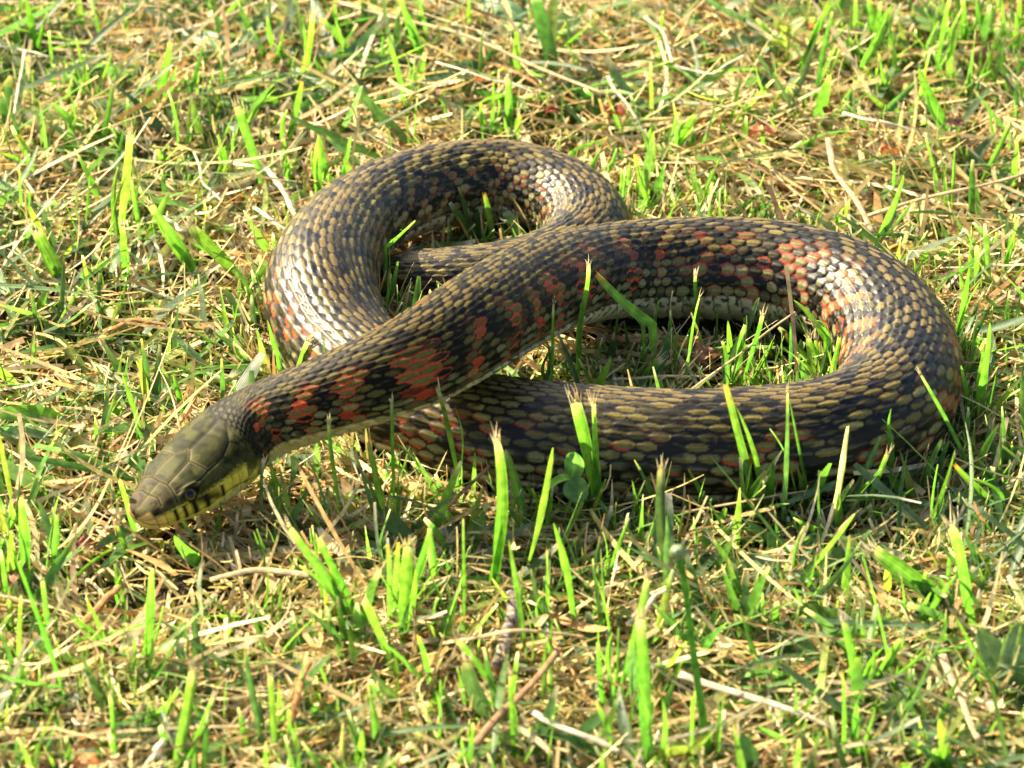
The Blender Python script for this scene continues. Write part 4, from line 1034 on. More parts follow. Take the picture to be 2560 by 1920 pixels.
 (104.3,-200.9,5,106.2,-202,9.2,108.1,-203,13.4,2.29,'d',''),
 (71.6,-109.4,6,73.4,-101.4,6.4,75.3,-93.5,6.9,3.44,'d','k'),
 (85.5,-88.4,6,86.4,-100.9,6.2,87.2,-113.4,6.3,3.31,'d','k'),
 (71.3,-116.3,6,75.9,-123,5.9,80.5,-129.7,5.9,3,'d','k'),
 (69.7,-143.3,6,62.9,-146.3,6.7,56.1,-149.3,7.3,2.36,'g','k'),
 (108.1,-105.9,6,104,-104.6,6.7,100,-103.3,7.5,2.85,'y','k'),
 (107.6,-111.1,5,107.7,-112.5,9.3,107.9,-114,13.6,1.29,'g',''),
 (46.6,-201,6,44.2,-201.4,6.3,41.7,-201.9,6.6,1.63,'g','k'),
 (41.9,-197,5,41.9,-197.5,14.1,42,-198.1,23.2,1.06,'g',''),
 (67.8,-200.8,5,67.9,-199,9.1,68.1,-197.3,13.2,2.04,'d',''),
 (120.7,-143.2,5,120.4,-142,8.7,120.1,-140.7,12.3,1.86,'g',''),
 (122.8,-76.8,6,125.4,-77.5,5.9,128,-78.1,5.7,1.76,'g','k'),
 (85.3,-75,5,85.6,-75.6,9.1,85.9,-76.1,13.1,2.63,'d',''),
 (62.2,-96.3,6,59.7,-86.5,5.7,57.2,-76.7,5.5,2.86,'d','k'),
 (104.7,-88.4,5,106.5,-86.4,11.4,108.4,-84.5,17.7,0.78,'g',''),
 (123.4,-99.8,5,123.7,-100.3,11.4,124.1,-100.8,17.9,1.13,'y','o'),
 (121.1,-76.8,6,118.2,-70.3,6.4,115.3,-63.8,6.8,2.02,'g','k')]
STRAWS = [
 ([(88.2, 112.7, 17.5), (89.6, 96.7, 14.5), (98.4, 68.1, 10.5)],1.58,'tan','thickest tan dry stalk slanting down to the back of the large loop','dry stalk'),
 ([(93.8, 140.0, 12.5), (104.3, 128.0, 15.5), (114.6, 126.4, 12.5)],1.05,'white','bleached white straw lying in the upper right turf','straw'),
 ([(-51.7, 216.1, 12.5), (-13.2, 185.7, 15.5), (27.8, 153.3, 11.5)],1.16,'tan','longest pale straw slanting across the top middle of the turf','straw'),
 ([(-22.0, 174.0, 12.5), (-5.7, 159.7, 13.5), (6.5, 153.3, 12.5)],0.74,'white','thin straw lying parallel just below the longest straw','straw'),
 ([(27.4, 157.9, 15.5), (31.8, 144.3, 14.5), (36.2, 134.0, 11.5)],0.84,'white','short white straw hanging down from the end of the longest straw','straw'),
 ([(-67.9, 99.7, 14.5), (-62.1, 84.7, 13.5), (-57.9, 73.2, 11.5)],1.37,'white','bright white straw touching the outer side of the rear coil, upper of two','straw'),
 ([(-70.5, 79.5, 12.5), (-64.3, 67.5, 13.5), (-59.8, 61.9, 12.5)],1.05,'white','bright white straw ending against the rear coil, lower of two','straw'),
 ([(-95.9, 76.4, 11.5), (-91.8, 71.5, 11.5), (-88.5, 67.1, 11.5)],0.95,'white','small white straw behind a broad lime blade left of the coil','straw'),
 ([(-88.5, 108.3, 15.5), (-85.6, 95.3, 12.5), (-79.5, 82.8, 12.5)],0.63,'white','thin white straw curving down through the upper left turf','straw'),
 ([(-17.1, -151.1, 9.5), (0.6, -162.1, 19.5), (17.5, -149.8, 10.5)],1.27,'tan','tan straw bowed over the brown twig in the foreground','straw'),
 ([(-8.9, -198.4, 9.5), (1.9, -185.6, 15.5), (11.4, -165.3, 16.5)],1.79,'brown','brown dry stalk slanting up right in the bottom centre foreground','dry stalk'),
 ([(40.0, -170.7, 12.5), (56.2, -181.0, 12.5), (76.1, -191.9, 10.5)],2.00,'white','broad pale straw slanting across the lower right foreground','straw'),
 ([(102.6, -165.1, 14.5), (105.9, -180.6, 12.5), (109.2, -197.5, 10.5)],1.69,'tan','tan straw standing slanted in the bottom right corner area','straw'),
 ([(27.7, -145.2, 11.5), (32.8, -146.9, 17.5), (37.2, -142.6, 19.5)],1.16,'white','white straw rising right beside the bud stalk','straw'),
 ([(4.8, -187.9, 12.5), (15.0, -197.4, 12.5), (25.3, -203.0, 10.5)],1.69,'white','pale straw lying in the bottom centre right of the brown stalk','straw'),
 ([(-85.1, -207.8, 9.5), (-82.6, -210.1, 14.5), (-80.6, -209.3, 17.5)],2.32,'white','wide white straw stub at the bottom edge left of centre','straw'),
 ([(-53.7, -192.6, 9.5), (-50.4, -185.6, 15.5), (-48.1, -173.1, 17.5)],1.58,'orange','rusty orange straw leaning right in the left foreground','straw'),
 ([(46.3, -23.1, 10.5), (59.3, -14.4, 16.5), (74.3, 1.7, 20.5)],0.63,'tan','thin tan straw crossing the inside of the large loop up to the belly','straw'),
 ([(26.1, -15.2, 9.5), (39.6, -15.3, 10.5), (53.1, -13.0, 9.5)],0.95,'tan','tan straw lying along the inner edge of the front coil','straw'),
 ([(-151.4, 218.3, 11.5), (-127.0, 214.4, 12.5), (-100.7, 211.8, 12.5)],0.84,'tan','grey straw lying along the top left edge','straw'),
 ([(-20.9, -89.9, 8.5), (-13.0, -82.3, 12.5), (-5.6, -74.7, 16.5)],0.95,'brown','brown stalk leaning right below the crossing of neck and front coil','dry stalk'),
 ([(42.0, -88.5, 10.5), (59.0, -87.6, 13.5), (75.4, -78.4, 11.5)],0.63,'tan','thin tan straw lying along the foot of the front coil','straw'),
 ([(46.9, 173.5, 11.5), (57.7, 168.3, 11.5), (66.6, 169.8, 16.5)],0.84,'grey','crooked whitish twig curving up at its right end, upper right of centre','twig'),
 ([(38.8, 198.5, 15.5), (43.7, 190.9, 14.5), (46.3, 174.8, 11.5)],1.05,'white','white bent straw near the top edge right of centre','straw'),
 ([(-139.8, 170.9, 17.5), (-140.7, 157.0, 13.5), (-141.2, 140.8, 10.5)],0.74,'white','pale straw standing upright at the upper left edge','straw'),
 ([(-148.9, 185.3, 12.5), (-141.1, 182.0, 12.5), (-133.6, 177.3, 12.5)],0.84,'white','pale straw lying at the upper left edge','straw'),
 ([(96.8, 75.9, 11.5), (118.9, 86.2, 13.5), (142.0, 100.3, 12.5)],1.27,'tan','long tan straw running to the right edge behind the large loop','straw'),
 ([(-107.8, 9.5, 10.5), (-100.7, 14.5, 11.5), (-91.1, 13.6, 10.5)],1.27,'orange','rusty flat straw lying in the turf left of the rear coil','straw'),
 ([(-49.0, -121.8, 11.5), (-62.8, -118.9, 11.5), (-74.1, -120.3, 9.5)],1.79,'tan','flat brown grey straw lying below the head','straw'),
 ([(-104.1, -143.5, 10.5), (-98.3, -133.4, 12.5), (-95.5, -130.2, 13.5)],1.69,'orange','short rusty straw in the left foreground','straw')]
LITTER = [
 ((70.7, 128.0, 12.5),9.0,3.6,-20,'red','largest dark red dead leaf in the upper right turf behind the loop'),
 ((105.7, 117.9, 11.5),5.3,3.4,10,'orange','rounded orange brown dead leaf at upper right, under green blades'),
 ((29.0, 141.3, 12.5),7.4,3.6,-12,'red','rusty red dead leaf between the rear coil and the top of the large loop'),
 ((11.1, 143.4, 11.5),3.6,2.7,20,'red','small red dead leaf above the right part of the rear coil'),
 ((-8.5, 162.1, 12.5),4.4,2.3,-8,'orange','small orange dead leaf above the middle of the rear coil'),
 ((89.5, 141.3, 12.5),3.2,2.3,40,'red','tiny red dead leaf beside the top of the thickest tan stalk'),
 ((125.3, 134.2, 11.5),5.5,4.2,15,'brown','brown curled dead leaf at upper right near the right edge'),
 ((-104.9, -105.3, 11.5),5.3,3.0,25,'red','small red dead leaf on the turf left below the snout'),
 ((-99.3, -208.9, 11.5),6.8,3.2,-10,'orange','orange red dead leaf at the bottom left edge'),
 ((51.2, -2.0, 9.5),7.4,5.3,30,'brown','crumpled brown dead leaf in the shade inside the large loop'),
 ((-90.0, 138.7, 11.5),6.1,3.2,-15,'grey','grey curled dead leaf in the dark gap at upper left'),
 ((-122.8, -118.5, 10.5),9.0,5.3,70,'brown','brown withered leaf at the left edge below the head'),
 ((94.6, -112.9, 11.5),4.2,3.6,80,'tan','tan scrap of dead leaf in the turf below the right end of the front coil'),
 ((-21.7, 153.3, 12.5),4.2,2.1,-60,'brown','narrow brown dead leaf above the left part of the rear coil')]
TONE = {'g': (.110, .250, .036), 'y': (.165, .290, .045), 'd': (.085, .170, .060), 's': (.58, .46, .26), 'w': (.62, .58, .40), 'b': (.36, .23, .12)}

def big_blade(row, spread=.38):
    """one blade (verts mm, faces, colours, strip) and its frayed end"""
    B, M, P = np.array(row[0:3]), np.array(row[3:6]), np.array(row[6:9])
    w, kind, fl = row[9], row[10], row[11]
    n = 13
    flatw = 'k' in fl
    if not flatw:
        root = np.array([B[0] + (B[0] - M[0]) * .12, B[1], -1.0])
    u = np.linspace(0, 1, n)[:, None]
    c = (1 - u) ** 2 * B + 2 * u * (1 - u) * M + u * u * P
    if not flatw:
        k = np.linspace(0, 1, 5)[:-1, None]
        c = np.vstack([root + (B - root) * k, c])
    wob = rng.normal(0, .35, 3) * np.sin(np.linspace(0, np.pi * rng.uniform(1, 2.2), len(c)))[:, None] * (len(c) > 13)
    c = c + wob
    t = np.gradient(c, axis=0); t /= np.linalg.norm(t, axis=1)[:, None]
    face = np.array([0, -.45, .9]) if flatw else np.array([0, -1.0, .25])
    yaw = rng.normal(.50, spread) if kind in 'gyw' else rng.normal(.1, .6)
    face = np.array([face[0] * math.cos(yaw) - face[1] * math.sin(yaw), face[0] * math.sin(yaw) + face[1] * math.cos(yaw), face[2]])
    s = np.cross(t, face); s /= np.linalg.norm(s, axis=1)[:, None]
    nn = np.cross(s, t)
    L = np.concatenate([[0], np.cumsum(np.linalg.norm(np.diff(c, axis=0), axis=1))]); L /= L[-1]
    cut = ('f' in fl) or ('o' in fl) or rng.random() < .45
    tipw = rng.uniform(.55, .85) if 'f' in fl else (rng.uniform(.3, .6) if cut else .10)
    peak = rng.uniform(.45, .75)
    W = np.interp(L, [0, .16, peak * .7, peak, .93, 1], [.34, .46, .86, 1.0, (1 + 2 * tipw) / 3 if cut else .45, tipw]) * w / 2 * 0.98
    tw = (rng.normal(0, .25) + rng.normal(0, .35) * L)[:, None]
    s, nn = s * np.cos(tw) + nn * np.sin(tw), nn * np.cos(tw) - s * np.sin(tw)
    fold = abs(rng.normal(.46, .22))
    ks = np.array([-1, -.5, 0, .5, 1])
    prof_ = np.abs(ks) ** 1.3 * fold + 0.05 * np.cos(ks * 9)
    wav = (1 + .05 * np.sin(L * 17 + rng.random() * 6))
    V_ = c[:, None] + s[:, None] * (ks[None, :, None] * (W * wav)[:, None, None]) + nn[:, None] * (prof_[None, :, None] * W[:, None, None])
    if cut:                                                      # an uneven cut across the tip
        V_[-1] += t[-1] * (rng.normal(0, .45, 5) * min(1.0, w / 3))[:, None]
    base = np.array(TONE[kind]) * (1 + rng.normal(0, .17)) * (1 + rng.normal(0, .08, 3))
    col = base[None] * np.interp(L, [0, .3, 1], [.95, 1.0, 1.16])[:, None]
    if kind in 'gy':
        col = col * np.array([1, 1, 1]) + np.array([.05, .03, .0]) * (L[:, None] ** 3)
    end = np.array([.52, .22, .06]) if 'o' in fl else np.array([.60, .52, .30])
    if 'f' in fl or 'o' in fl or cut:
        col = col + (end - col) * (sstep(.88, 1.0, L) * (.85 if ('f' in fl or 'o' in fl) else .45))[:, None]
    half_ = rng.uniform(.86, 1.12)
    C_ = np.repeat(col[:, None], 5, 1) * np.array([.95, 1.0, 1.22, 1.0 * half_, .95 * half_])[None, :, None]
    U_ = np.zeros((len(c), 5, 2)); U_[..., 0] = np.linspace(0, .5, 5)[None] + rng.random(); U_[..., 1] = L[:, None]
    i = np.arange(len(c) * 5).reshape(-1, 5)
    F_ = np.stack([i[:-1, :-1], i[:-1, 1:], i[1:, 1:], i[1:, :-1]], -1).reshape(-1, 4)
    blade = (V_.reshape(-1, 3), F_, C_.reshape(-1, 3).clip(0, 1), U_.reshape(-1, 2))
    fray = None
    if 'f' in fl:
        m = int(np.clip(round(w * 2.8), 4, 13))
        fv, ff, fc = [], [], []
        for a in range(m):
            x = -1 + 2 * (a + .5) / m + rng.normal(0, .06)
            p0 = c[-1] + s[-1] * x * W[-1] + nn[-1] * abs(x) ** 1.3 * fold * W[-1] - t[-1] * .5
            d = t[-1] + s[-1] * (x * .22 + rng.normal(0, .10)) + nn[-1] * rng.normal(0, .18); d /= np.linalg.norm(d)
            ln = rng.uniform(1.0, 4.6) * min(1.3, .5 + w / 5); hw = rng.uniform(.09, .22)
            curl = (s[-1] * rng.normal(0, .5) + nn[-1] * rng.normal(0, .5)) * ln * .25
            o = len(fv) * 1
            for q_, sc_ in ((0, 1), (.5, .8), (1, .25)):
                pc = p0 + d * ln * q_ + curl * q_ * q_
                fv += [pc - s[-1] * hw * sc_, pc + s[-1] * hw * sc_]
            ff += [(o, o + 1, o + 3, o + 2), (o + 2, o + 3, o + 5, o + 4)]
            cc_ = np.array([(.68, .58, .36), (.72, .64, .46), (.54, .40, .20), (.60, .53, .28)][rng.integers(4)])
            fc += [cc_ * .8, cc_ * .8, cc_, cc_, cc_, cc_]
        fray = (np.array(fv), np.array(ff), np.array(fc), np.zeros((len(fv), 2)))
    return blade, fray

for row in MARKED:
    bl, fr = big_blade(row, .16)
    loc = np.array([row[0], row[1], 0]) * MM
    name, cat = ('grass_blade', 'grass blade')
    o = build(name, bl[0] * MM, bl[1], MAT_DULL if row[10] == 'd' else MAT_GREEN, bl[2], bl[3], loc=loc)
    tag(o, row[12], cat, 'single blades that stand out of the turf')
    if fr: build('frayed_tip', fr[0] * MM - loc, fr[1], MAT_STRAW, fr[2], fr[3], parent=o)
pl_, pf_, pd_ = [], [], []
extra = []
for row in MARKED + PLACED:                              # finer leaves of the same tufts
    if row[10] in 'gy' and 'k' not in row[11] and row[8] > 9:
        for _ in range(rng.integers(0, 4)):
            B, P = np.array(row[0:3]), np.array(row[6:9])
            k = rng.uniform(.35, .85); B2 = B + np.array([rng.normal(0, 1.2), rng.normal(0, .8), 0])
            P2 = B2 + (P - B) * k + np.array([rng.normal(0, 5), rng.normal(-1, 3), 0]) * k
            M2 = (B2 + P2) / 2 + np.array([rng.normal(0, 2), rng.normal(0, 1), rng.uniform(0, 2.5)])
            pts_ = np.array([B2, M2, P2]) * MM
            if ((np.linalg.norm(pts_[:, None] - SP[None, :, :3], axis=2) < SP[None, :, 3] * 1.1).any()): continue
            extra.append((*B2, *M2, *P2, min(row[9], 3) * rng.uniform(.3, .75), 'g' if rng.random() < .8 else 'd', 'f' if rng.random() < .15 else ''))
for row in PLACED + extra:
    if row[11] == 'f' and rng.random() < .4: row = (*row[:11], '')
    bl, fr = big_blade(row)
    (pd_ if row[10] in 'dsb' else pl_).append(bl)
    if fr: pf_.append(fr)
for nm, lst, mt in (('upright_grass', pl_, MAT_GREEN), ('old_grass', pd_, MAT_DULL), ('cut_fibres', pf_, MAT_STRAW)):
    v, f, c_, u_ = join(lst)
    tag(build(nm, v * MM, f, mt, c_, u_), kind='stuff')

# ------------------------------------------------------------------ straws and stalks
def tube(P, rads, ns=8, flat=1.0, per=6):
    """a tube through points (mm), smooth, with one radius per point"""
    P = np.asarray(P, float); k = len(P)
    Q_ = np.vstack([2 * P[0] - P[1], P, 2 * P[-1] - P[-2]]); c = []
    for i in range(1, k):
        a, b, d, e = Q_[i - 1], Q_[i], Q_[i + 1], Q_[i + 2]
        tt = np.linspace(0, 1, per, endpoint=False)[:, None]
        c.append(.5 * (2 * b + (d - a) * tt + (2 * a - 5 * b + 4 * d - e) * tt ** 2 + (3 * b - a - 3 * d + e) * tt ** 3))
    c = np.vstack(c + [P[-1:]])
    r = np.interp(np.linspace(0, k - 1, len(c)), np.arange(k), rads)
    t = np.gradient(c, axis=0); t /= np.linalg.norm(t, axis=1)[:, None]
    up = np.array([0.02, -.3, 1.0]); s = np.cross(t, up); s /= np.linalg.norm(s, axis=1)[:, None]; n = np.cross(s, t)
    a = np.linspace(0, 2 * np.pi, ns, endpoint=False)
    V_ = c[:, None] + (s[:, None] * np.cos(a)[None, :, None] + n[:, None] * np.sin(a)[None, :, None] * flat) * r[:, None, None]
    i = np.arange(len(c) * ns).reshape(-1, ns); j = np.roll(i, -1, 1)
    F_ = np.stack([i[:-1], j[:-1], j[1:], i[1:]], -1).reshape(-1, 4)
    V_ = np.vstack([V_.reshape(-1, 3), c[:1], c[-1:]])
    e0, e1 = len(V_) - 2, len(V_) - 1
    caps = [(e0, j[0, q], i[0, q], e0) for q in range(0)]
    cap0 = np.array([(i[0, (q + 1) % ns], i[0, q], e0, e0) for q in range(ns)]); cap1 = np.array([(i[-1, q], i[-1, (q + 1) % ns], e1, e1) for q in range(ns)])
    L = np.concatenate([[0], np.cumsum(np.linalg.norm(np.diff(c, axis=0), axis=1))])
    U_ = np.stack([np.tile(np.arange(ns) / ns, len(c)), np.repeat(L, ns)], 1); U_ = np.vstack([U_, [[0, 0], [0, L[-1]]]])
    return V_, F_, U_, (cap0[:, :3], cap1[:, :3]), c, t

def tube_obj(name, P, rads, mat, color, parent=None, loc=None, flat=1.0, ns=8, speck=.12, ends=None):
    V_, F_, U_, caps, c, t = tube(P, rads, ns, flat)
    Ft = np.vstack([F_[:, [0, 1, 2]], F_[:, [0, 2, 3]], caps[0], caps[1]])
    C_ = np.array(color)[None] * (1 + speck * (vnoise(U_[:, 1] * 1.7 + V_[:, 0], U_[:, 0] * 7, 91) - .5) * 2)[:, None]
    if ends is not None:
        L = U_[:, 1] / U_[:, 1].max()
        C_ = C_ + (np.array(ends) - C_) * (1 - sstep(0, .05, L))[:, None]
    return build(name, V_ * MM - (loc if (parent is not None and loc is not None) else 0), Ft, mat, C_.clip(0, 1), U_ * np.array([1, .02]), parent=parent, loc=None if parent is not None else loc)

TONES = {'tan': (.54, .41, .22), 'white': (.60, .53, .37), 'brown': (.38, .22, .10), 'orange': (.48, .24, .08), 'grey': (.62, .55, .43)}
for P, w, tone, label, cat in STRAWS:
    P = np.array(P); loc = np.array([P[:, 0].mean(), P[:, 1].mean(), 0]) * MM
    # a slight kink half-way and a node or two make it a stalk, not a wire
    Q_ = []
    for a, b in zip(P[:-1], P[1:]):
        Q_ += [a, (a + b) / 2 + rng.normal(0, .35, 3)]
    Q_.append(P[-1]); Q_ = np.array(Q_)
    rr = w * .62 * np.linspace(1, .75, len(Q_)) * rng.uniform(.85, 1.12, len(Q_))
    o = tube_obj(cat.replace(' ', '_'), Q_, rr, MAT_STRAW, TONES[tone], loc=loc, flat=.42, speck=.3)
    tag(o, label, cat, 'dry straws and stalks lying on the turf')

# ------------------------------------------------------------------ dead leaves
def litter_material():
    n = Nodes('dead_leaf')
    c = n.attr('tint').outputs['Color']
    geo = n.add('ShaderNodeNewGeometry')
    noi = n.add('ShaderNodeTexNoise', Scale=500.0, Detail=5.0); n.link(geo.outputs['Position'], noi.inputs['Vector'])
    k = n.ramp(noi.outputs[0], .3, .7, .6, 1.3)
    cb = n.add('ShaderNodeCombineXYZ')
    for i in range(3): n.link(k, cb.inputs[i])
    cc = n.mix(c, cb.outputs[0], 1.0, 'MULTIPLY'); n.link(cc, n.p.inputs['Base Color'])
    n.p.inputs['Roughness'].default_value = .6; n.p.inputs['Specular IOR Level'].default_value = .25
    b = n.add('ShaderNodeBump', Strength=.5, Distance=.0005); n.link(noi.outputs[0], b.inputs['Height']); n.link(b.outputs[0], n.p.inputs['Normal'])
    tr = n.add('ShaderNodeBsdfTranslucent'); n.link(cc, tr.inputs['Color'])
    mx = n.add('ShaderNodeMixShader', Fac=.25); n.link(n.p.outputs[0], mx.inputs[1]); n.link(tr.outputs[0], mx.inputs[2]); n.link(mx.outputs[0], n.out.inputs['Surface'])
    return n.m
MAT_DEAD = litter_material()
DEADC = {'red': (.24, .062, .028), 'orange': (.46, .16, .045), 'brown': (.22, .115, .055), 'grey': (.25, .22, .19), 'tan': (.46, .34, .19)}
def leaf_sheet(pos, L, W, head, col, curl=.5, crump=.8, tilt=.25, nu=14, nv=9, serr=0.0, up_az=0.0):
    """a pointed leaf, curled across and crumpled; returns verts in mm"""
    u = np.linspace(0, 1, nu); v = np.linspace(-1, 1, nv)
    Ug, Vg = np.meshgrid(u, v, indexing='ij')
    half = W / 2 * np.sin(np.pi * np.clip(Ug * .94 + .05, 0, 1)) ** .75 * (1 + serr * np.sign(np.sin(Ug * 40)) * (np.abs(Vg) > .9))
    half = half * (1 + .18 * (vnoise(Ug * 5 + pos[0], Vg * 0 + pos[1], 95) - .5) * 2 * (np.abs(Vg) > .6))
    x = (Ug - .5) * L; y = Vg * half
    z = curl * np.abs(Vg) ** 1.6 * half * .7 + crump * (vnoise(Ug * 4 + pos[0] * 7, Vg * 2.2 + pos[1], 96) - .5) * W * .35 + tilt * x - .8 * curl * (Ug - .5) ** 2 * L * .5 - .12 * W * np.exp(-(Vg / .15) ** 2) * .5
    a = R(head)
    V_ = np.stack([pos[0] + x * math.cos(a) - y * math.sin(a), pos[1] + x * math.sin(a) + y * math.cos(a), pos[2] + z], -1).reshape(-1, 3)
    i = np.arange(nu * nv).reshape(nu, nv)
    F_ = np.stack([i[:-1, :-1], i[1:, :-1], i[1:, 1:], i[:-1, 1:]], -1).reshape(-1, 4)
    C_ = np.array(col)[None] * (1 + .5 * (vnoise(Ug * 6 + pos[1], Vg * 3, 97) - .5) + .25 * np.exp(-(Vg / .12) ** 2)).reshape(-1, 1)
    return V_, F_, C_.clip(0, 1), np.stack([Vg.ravel() * .5, Ug.ravel()], 1)
for pos, L, W, h, tone, label in LITTER:
    loc = np.array([pos[0], pos[1], 0]) * MM
    v, f, c_, u_ = leaf_sheet(pos, L, W * 1.5, h, DEADC[tone], curl=.7, crump=1.1, tilt=rng.uniform(-.25, .25))
    tag(build('dead_leaf', v * MM, f, MAT_DEAD, c_, u_, loc=loc), label, 'dead leaf', 'dead leaves among the grass')

# ------------------------------------------------------------------ brown stem inside the loop, dark twig in front
def plain_material(name, rough, bump, scale, dark, light):
    n = Nodes(name)
    geo = n.add('ShaderNodeNewGeometry')
    noi = n.add('ShaderNodeTexNoise', Scale=scale, Detail=5.0); n.link(geo.outputs['Position'], noi.inputs['Vector'])
    k = n.ramp(noi.outputs[0], .3, .7, dark, light)
    cb = n.add('ShaderNodeCombineXYZ')
    for i in range(3): n.link(k, cb.inputs[i])
    n.link(n.mix(n.attr('tint').outputs['Color'], cb.outputs[0], 1.0, 'MULTIPLY'), n.p.inputs['Base Color'])
    n.p.inputs['Roughness'].default_value = rough; n.p.inputs['Specular IOR Level'].default_value = .2
    b = n.add('ShaderNodeBump', Strength=.6, Distance=bump); n.link(noi.outputs[0], b.inputs['Height']); n.link(b.outputs[0], n.p.inputs['Normal'])
    return n.m
MAT_BARK = plain_material('bark', .8, .0006, 600.0, .55, 1.4)
MAT_SOILCLOD = plain_material('earth', .95, .0012, 420.0, .5, 1.4)
loc = np.array([42, 9, 0]) * MM
stem = tube_obj('dry_stalk', [(24.7, 9.3, 8.5), (35.2, 8.6, 8), (43.8, 7.5, 7.6), (50.1, 10.1, 7.2), (54.1, 15.6, 6)], [.95, .85, .82, .75, .6], MAT_BARK, (.40, .185, .085), loc=loc, ns=10)
tag(stem, 'reddish brown dry stalk with torn white end lying in the shade inside the large loop', 'dry stalk')
tv, tf, tc = [], [], []
for a in range(9):
    d = np.array([-1.0, rng.normal(0, .45), rng.normal(.05, .45)]); d /= np.linalg.norm(d); p0 = np.array([25.4, 9.3, 8.5]) + rng.normal(0, .35, 3); ln = rng.uniform(1.0, 2.8); o = len(tv)
    sd = np.cross(d, [0, -.5, 1]); sd /= np.linalg.norm(sd)
    tv += [p0 - sd * .22, p0 + sd * .22, p0 + d * ln - sd * .06, p0 + d * ln + sd * .06]; tf.append((o, o + 1, o + 3, o + 2)); tc += [(.78, .70, .55)] * 4
build('torn_end', np.array(tv) * MM - loc, np.array(tf), MAT_STRAW, np.array(tc), np.zeros((len(tv), 2)), parent=stem)

loc = np.array([-2, -142, 0]) * MM
P = np.array([(-.4, -120.5, 6.5), (0, -127, 8.2), (.2, -136, 9.2), (-.6, -142, 9.6), (-1.6, -148, 9.4), (-2.6, -154, 8.4), (-4.4, -161, 7.2)])
V_, F_, U_, caps, c, t = tube(P, [1.25, 1.4, 1.55, 1.45, 1.62, 1.45, 1.3], 12, 1.0, 8)
V_ += (vnoise(V_ [:, 1] * 1.1 + V_[:, 0], V_[:, 2] * 1.3, 88)[:, None] - .5) * .35
lu = U_[:, 1]
C_ = mixc(np.array([.105, .080, .060]), np.array([.30, .25, .19]), sstep(.45, .7, .6 * vnoise(lu * .75, lu * 0, 87) + .4 * vnoise(lu * 2.4, U_[:, 0] * 4, 86))[:, None])
C_ = mixc(C_, np.array([.30, .12, .05]), sstep(.95, 1.0, lu / lu.max())[:, None])
tw_ = build('twig', V_ * MM, np.vstack([F_[:, [0, 1, 2]], F_[:, [0, 2, 3]], caps[0], caps[1]]), MAT_BARK, C_, U_, loc=loc)
tag(tw_, 'dark brown crooked twig with pale bands standing in the foreground turf', 'twig')

# ------------------------------------------------------------------ clover in front of the coil
cl = empty('clover', np.array([16.2, -85, 0]) * MM); tag(cl, 'green clover with three leaflets in front of the front coil', 'clover')
cb_ = np.array([16.2, -85, 0]) * MM
tube_obj('stem', [(16.4, -85.2, -1), (16.7, -85.8, 6), (16.1, -86.3, 14), (15.1, -86.2, 18.8)], [.45, .42, .4, .35], MAT_GREEN, (.17, .30, .06), parent=cl, loc=cb_)
def leaflet(c0, ex, ey, L, W, col):
    """rounded leaflet from its foot c0, along ex, across ey"""
    ex, ey = np.array(ex, float), np.array(ey, float); ex /= np.linalg.norm(ex); ey -= ex * (ey @ ex); ey /= np.linalg.norm(ey); ez = np.cross(ex, ey)
    u = np.linspace(0, 1, 12); v = np.linspace(-1, 1, 9); Ug, Vg = np.meshgrid(u, v, indexing='ij')
    half = W / 2 * np.sqrt(np.clip(1 - (2 * np.clip(Ug * .97 + .02, 0, 1) ** .85 - 1) ** 2, 0, 1))
    zz = .30 * np.abs(Vg) * half + .06 * L * np.sin(Ug * 5) + .03 * L * np.sin(Vg * 6)
    V_ = np.array(c0) + ex * (Ug * L)[..., None] + ey * (Vg * half)[..., None] + ez * zz[..., None]
    i = np.arange(108).reshape(12, 9)
    F_ = np.stack([i[:-1, :-1], i[1:, :-1], i[1:, 1:], i[:-1, 1:]], -1).reshape(-1, 4)
    C_ = np.array(col)[None] * (1 + .25 * np.exp(-(Vg / .1) ** 2) + .3 * (vnoise(Ug * 6, Vg * 5, 94) - .5)).reshape(-1, 1)
    return V_.reshape(-1, 3), F_, C_.clip(0, 1), np.stack([Vg.ravel() * .5, Ug.ravel()], 1)
hub = np.array([14.9, -86.2, 19.0])
for ex, ey, L, W in (((.10, -.15, 1), (1, -.3, .1), 8.6, 5.2), ((-1, -.2, -.30), (.2, -.6, .8), 7.4, 5.8), ((.45, -.55, -.75), (.9, .1, .5), 6.2, 6.4)):
    v, f, c_, u_ = leaflet(hub, ex, ey, L, W, (.15, .29, .085))
    build('leaflet', v * MM - cb_, f, MAT_GREEN, c_, u_, parent=cl)

# ------------------------------------------------------------------ bud on a stalk, right foreground
bb_ = np.array([46.6, -195, 0]) * MM
bud = empty('bud_stalk', bb_); tag(bud, 'tall green stalk with a round closed bud in the foreground right of centre', 'flower bud')
tube_obj('stalk', [(47.2, -195.5, -1), (44.6, -195, 16), (42.6, -195, 30), (40.6, -195, 46), (39.6, -195, 54), (38.7, -195, 57.6)], [.95, .92, .85, .75, .75, 1.2], MAT_GREEN, (.13, .255, .055), parent=bud, loc=bb_, ns=12)
BV, BF = uv_ball(1.0, 24, 18)
th_ = np.arctan2(BV[:, 1], BV[:, 0]); zz = BV[:, 2]
rr = 1 + .05 * np.cos(th_ * 9) * (1 - zz ** 2) - .10 * (zz > .8) * (zz - .8) / .2
BVs = BV * rr[:, None] * np.array([2.0, 2.0, 1.95])
ax = np.array([-.25, -.1, 1.0]); ax /= np.linalg.norm(ax); a1 = np.cross(ax, [0, 1, 0]); a1 /= np.linalg.norm(a1); a2 = np.cross(ax, a1)
BVs = BVs @ np.stack([a1, a2, ax]) + np.array([38.3, -195, 59.6])
bc = mixc(np.array([.14, .235, .075]), np.array([.22, .26, .12]), vnoise(th_ * 3, zz * 4, 93)[:, None])
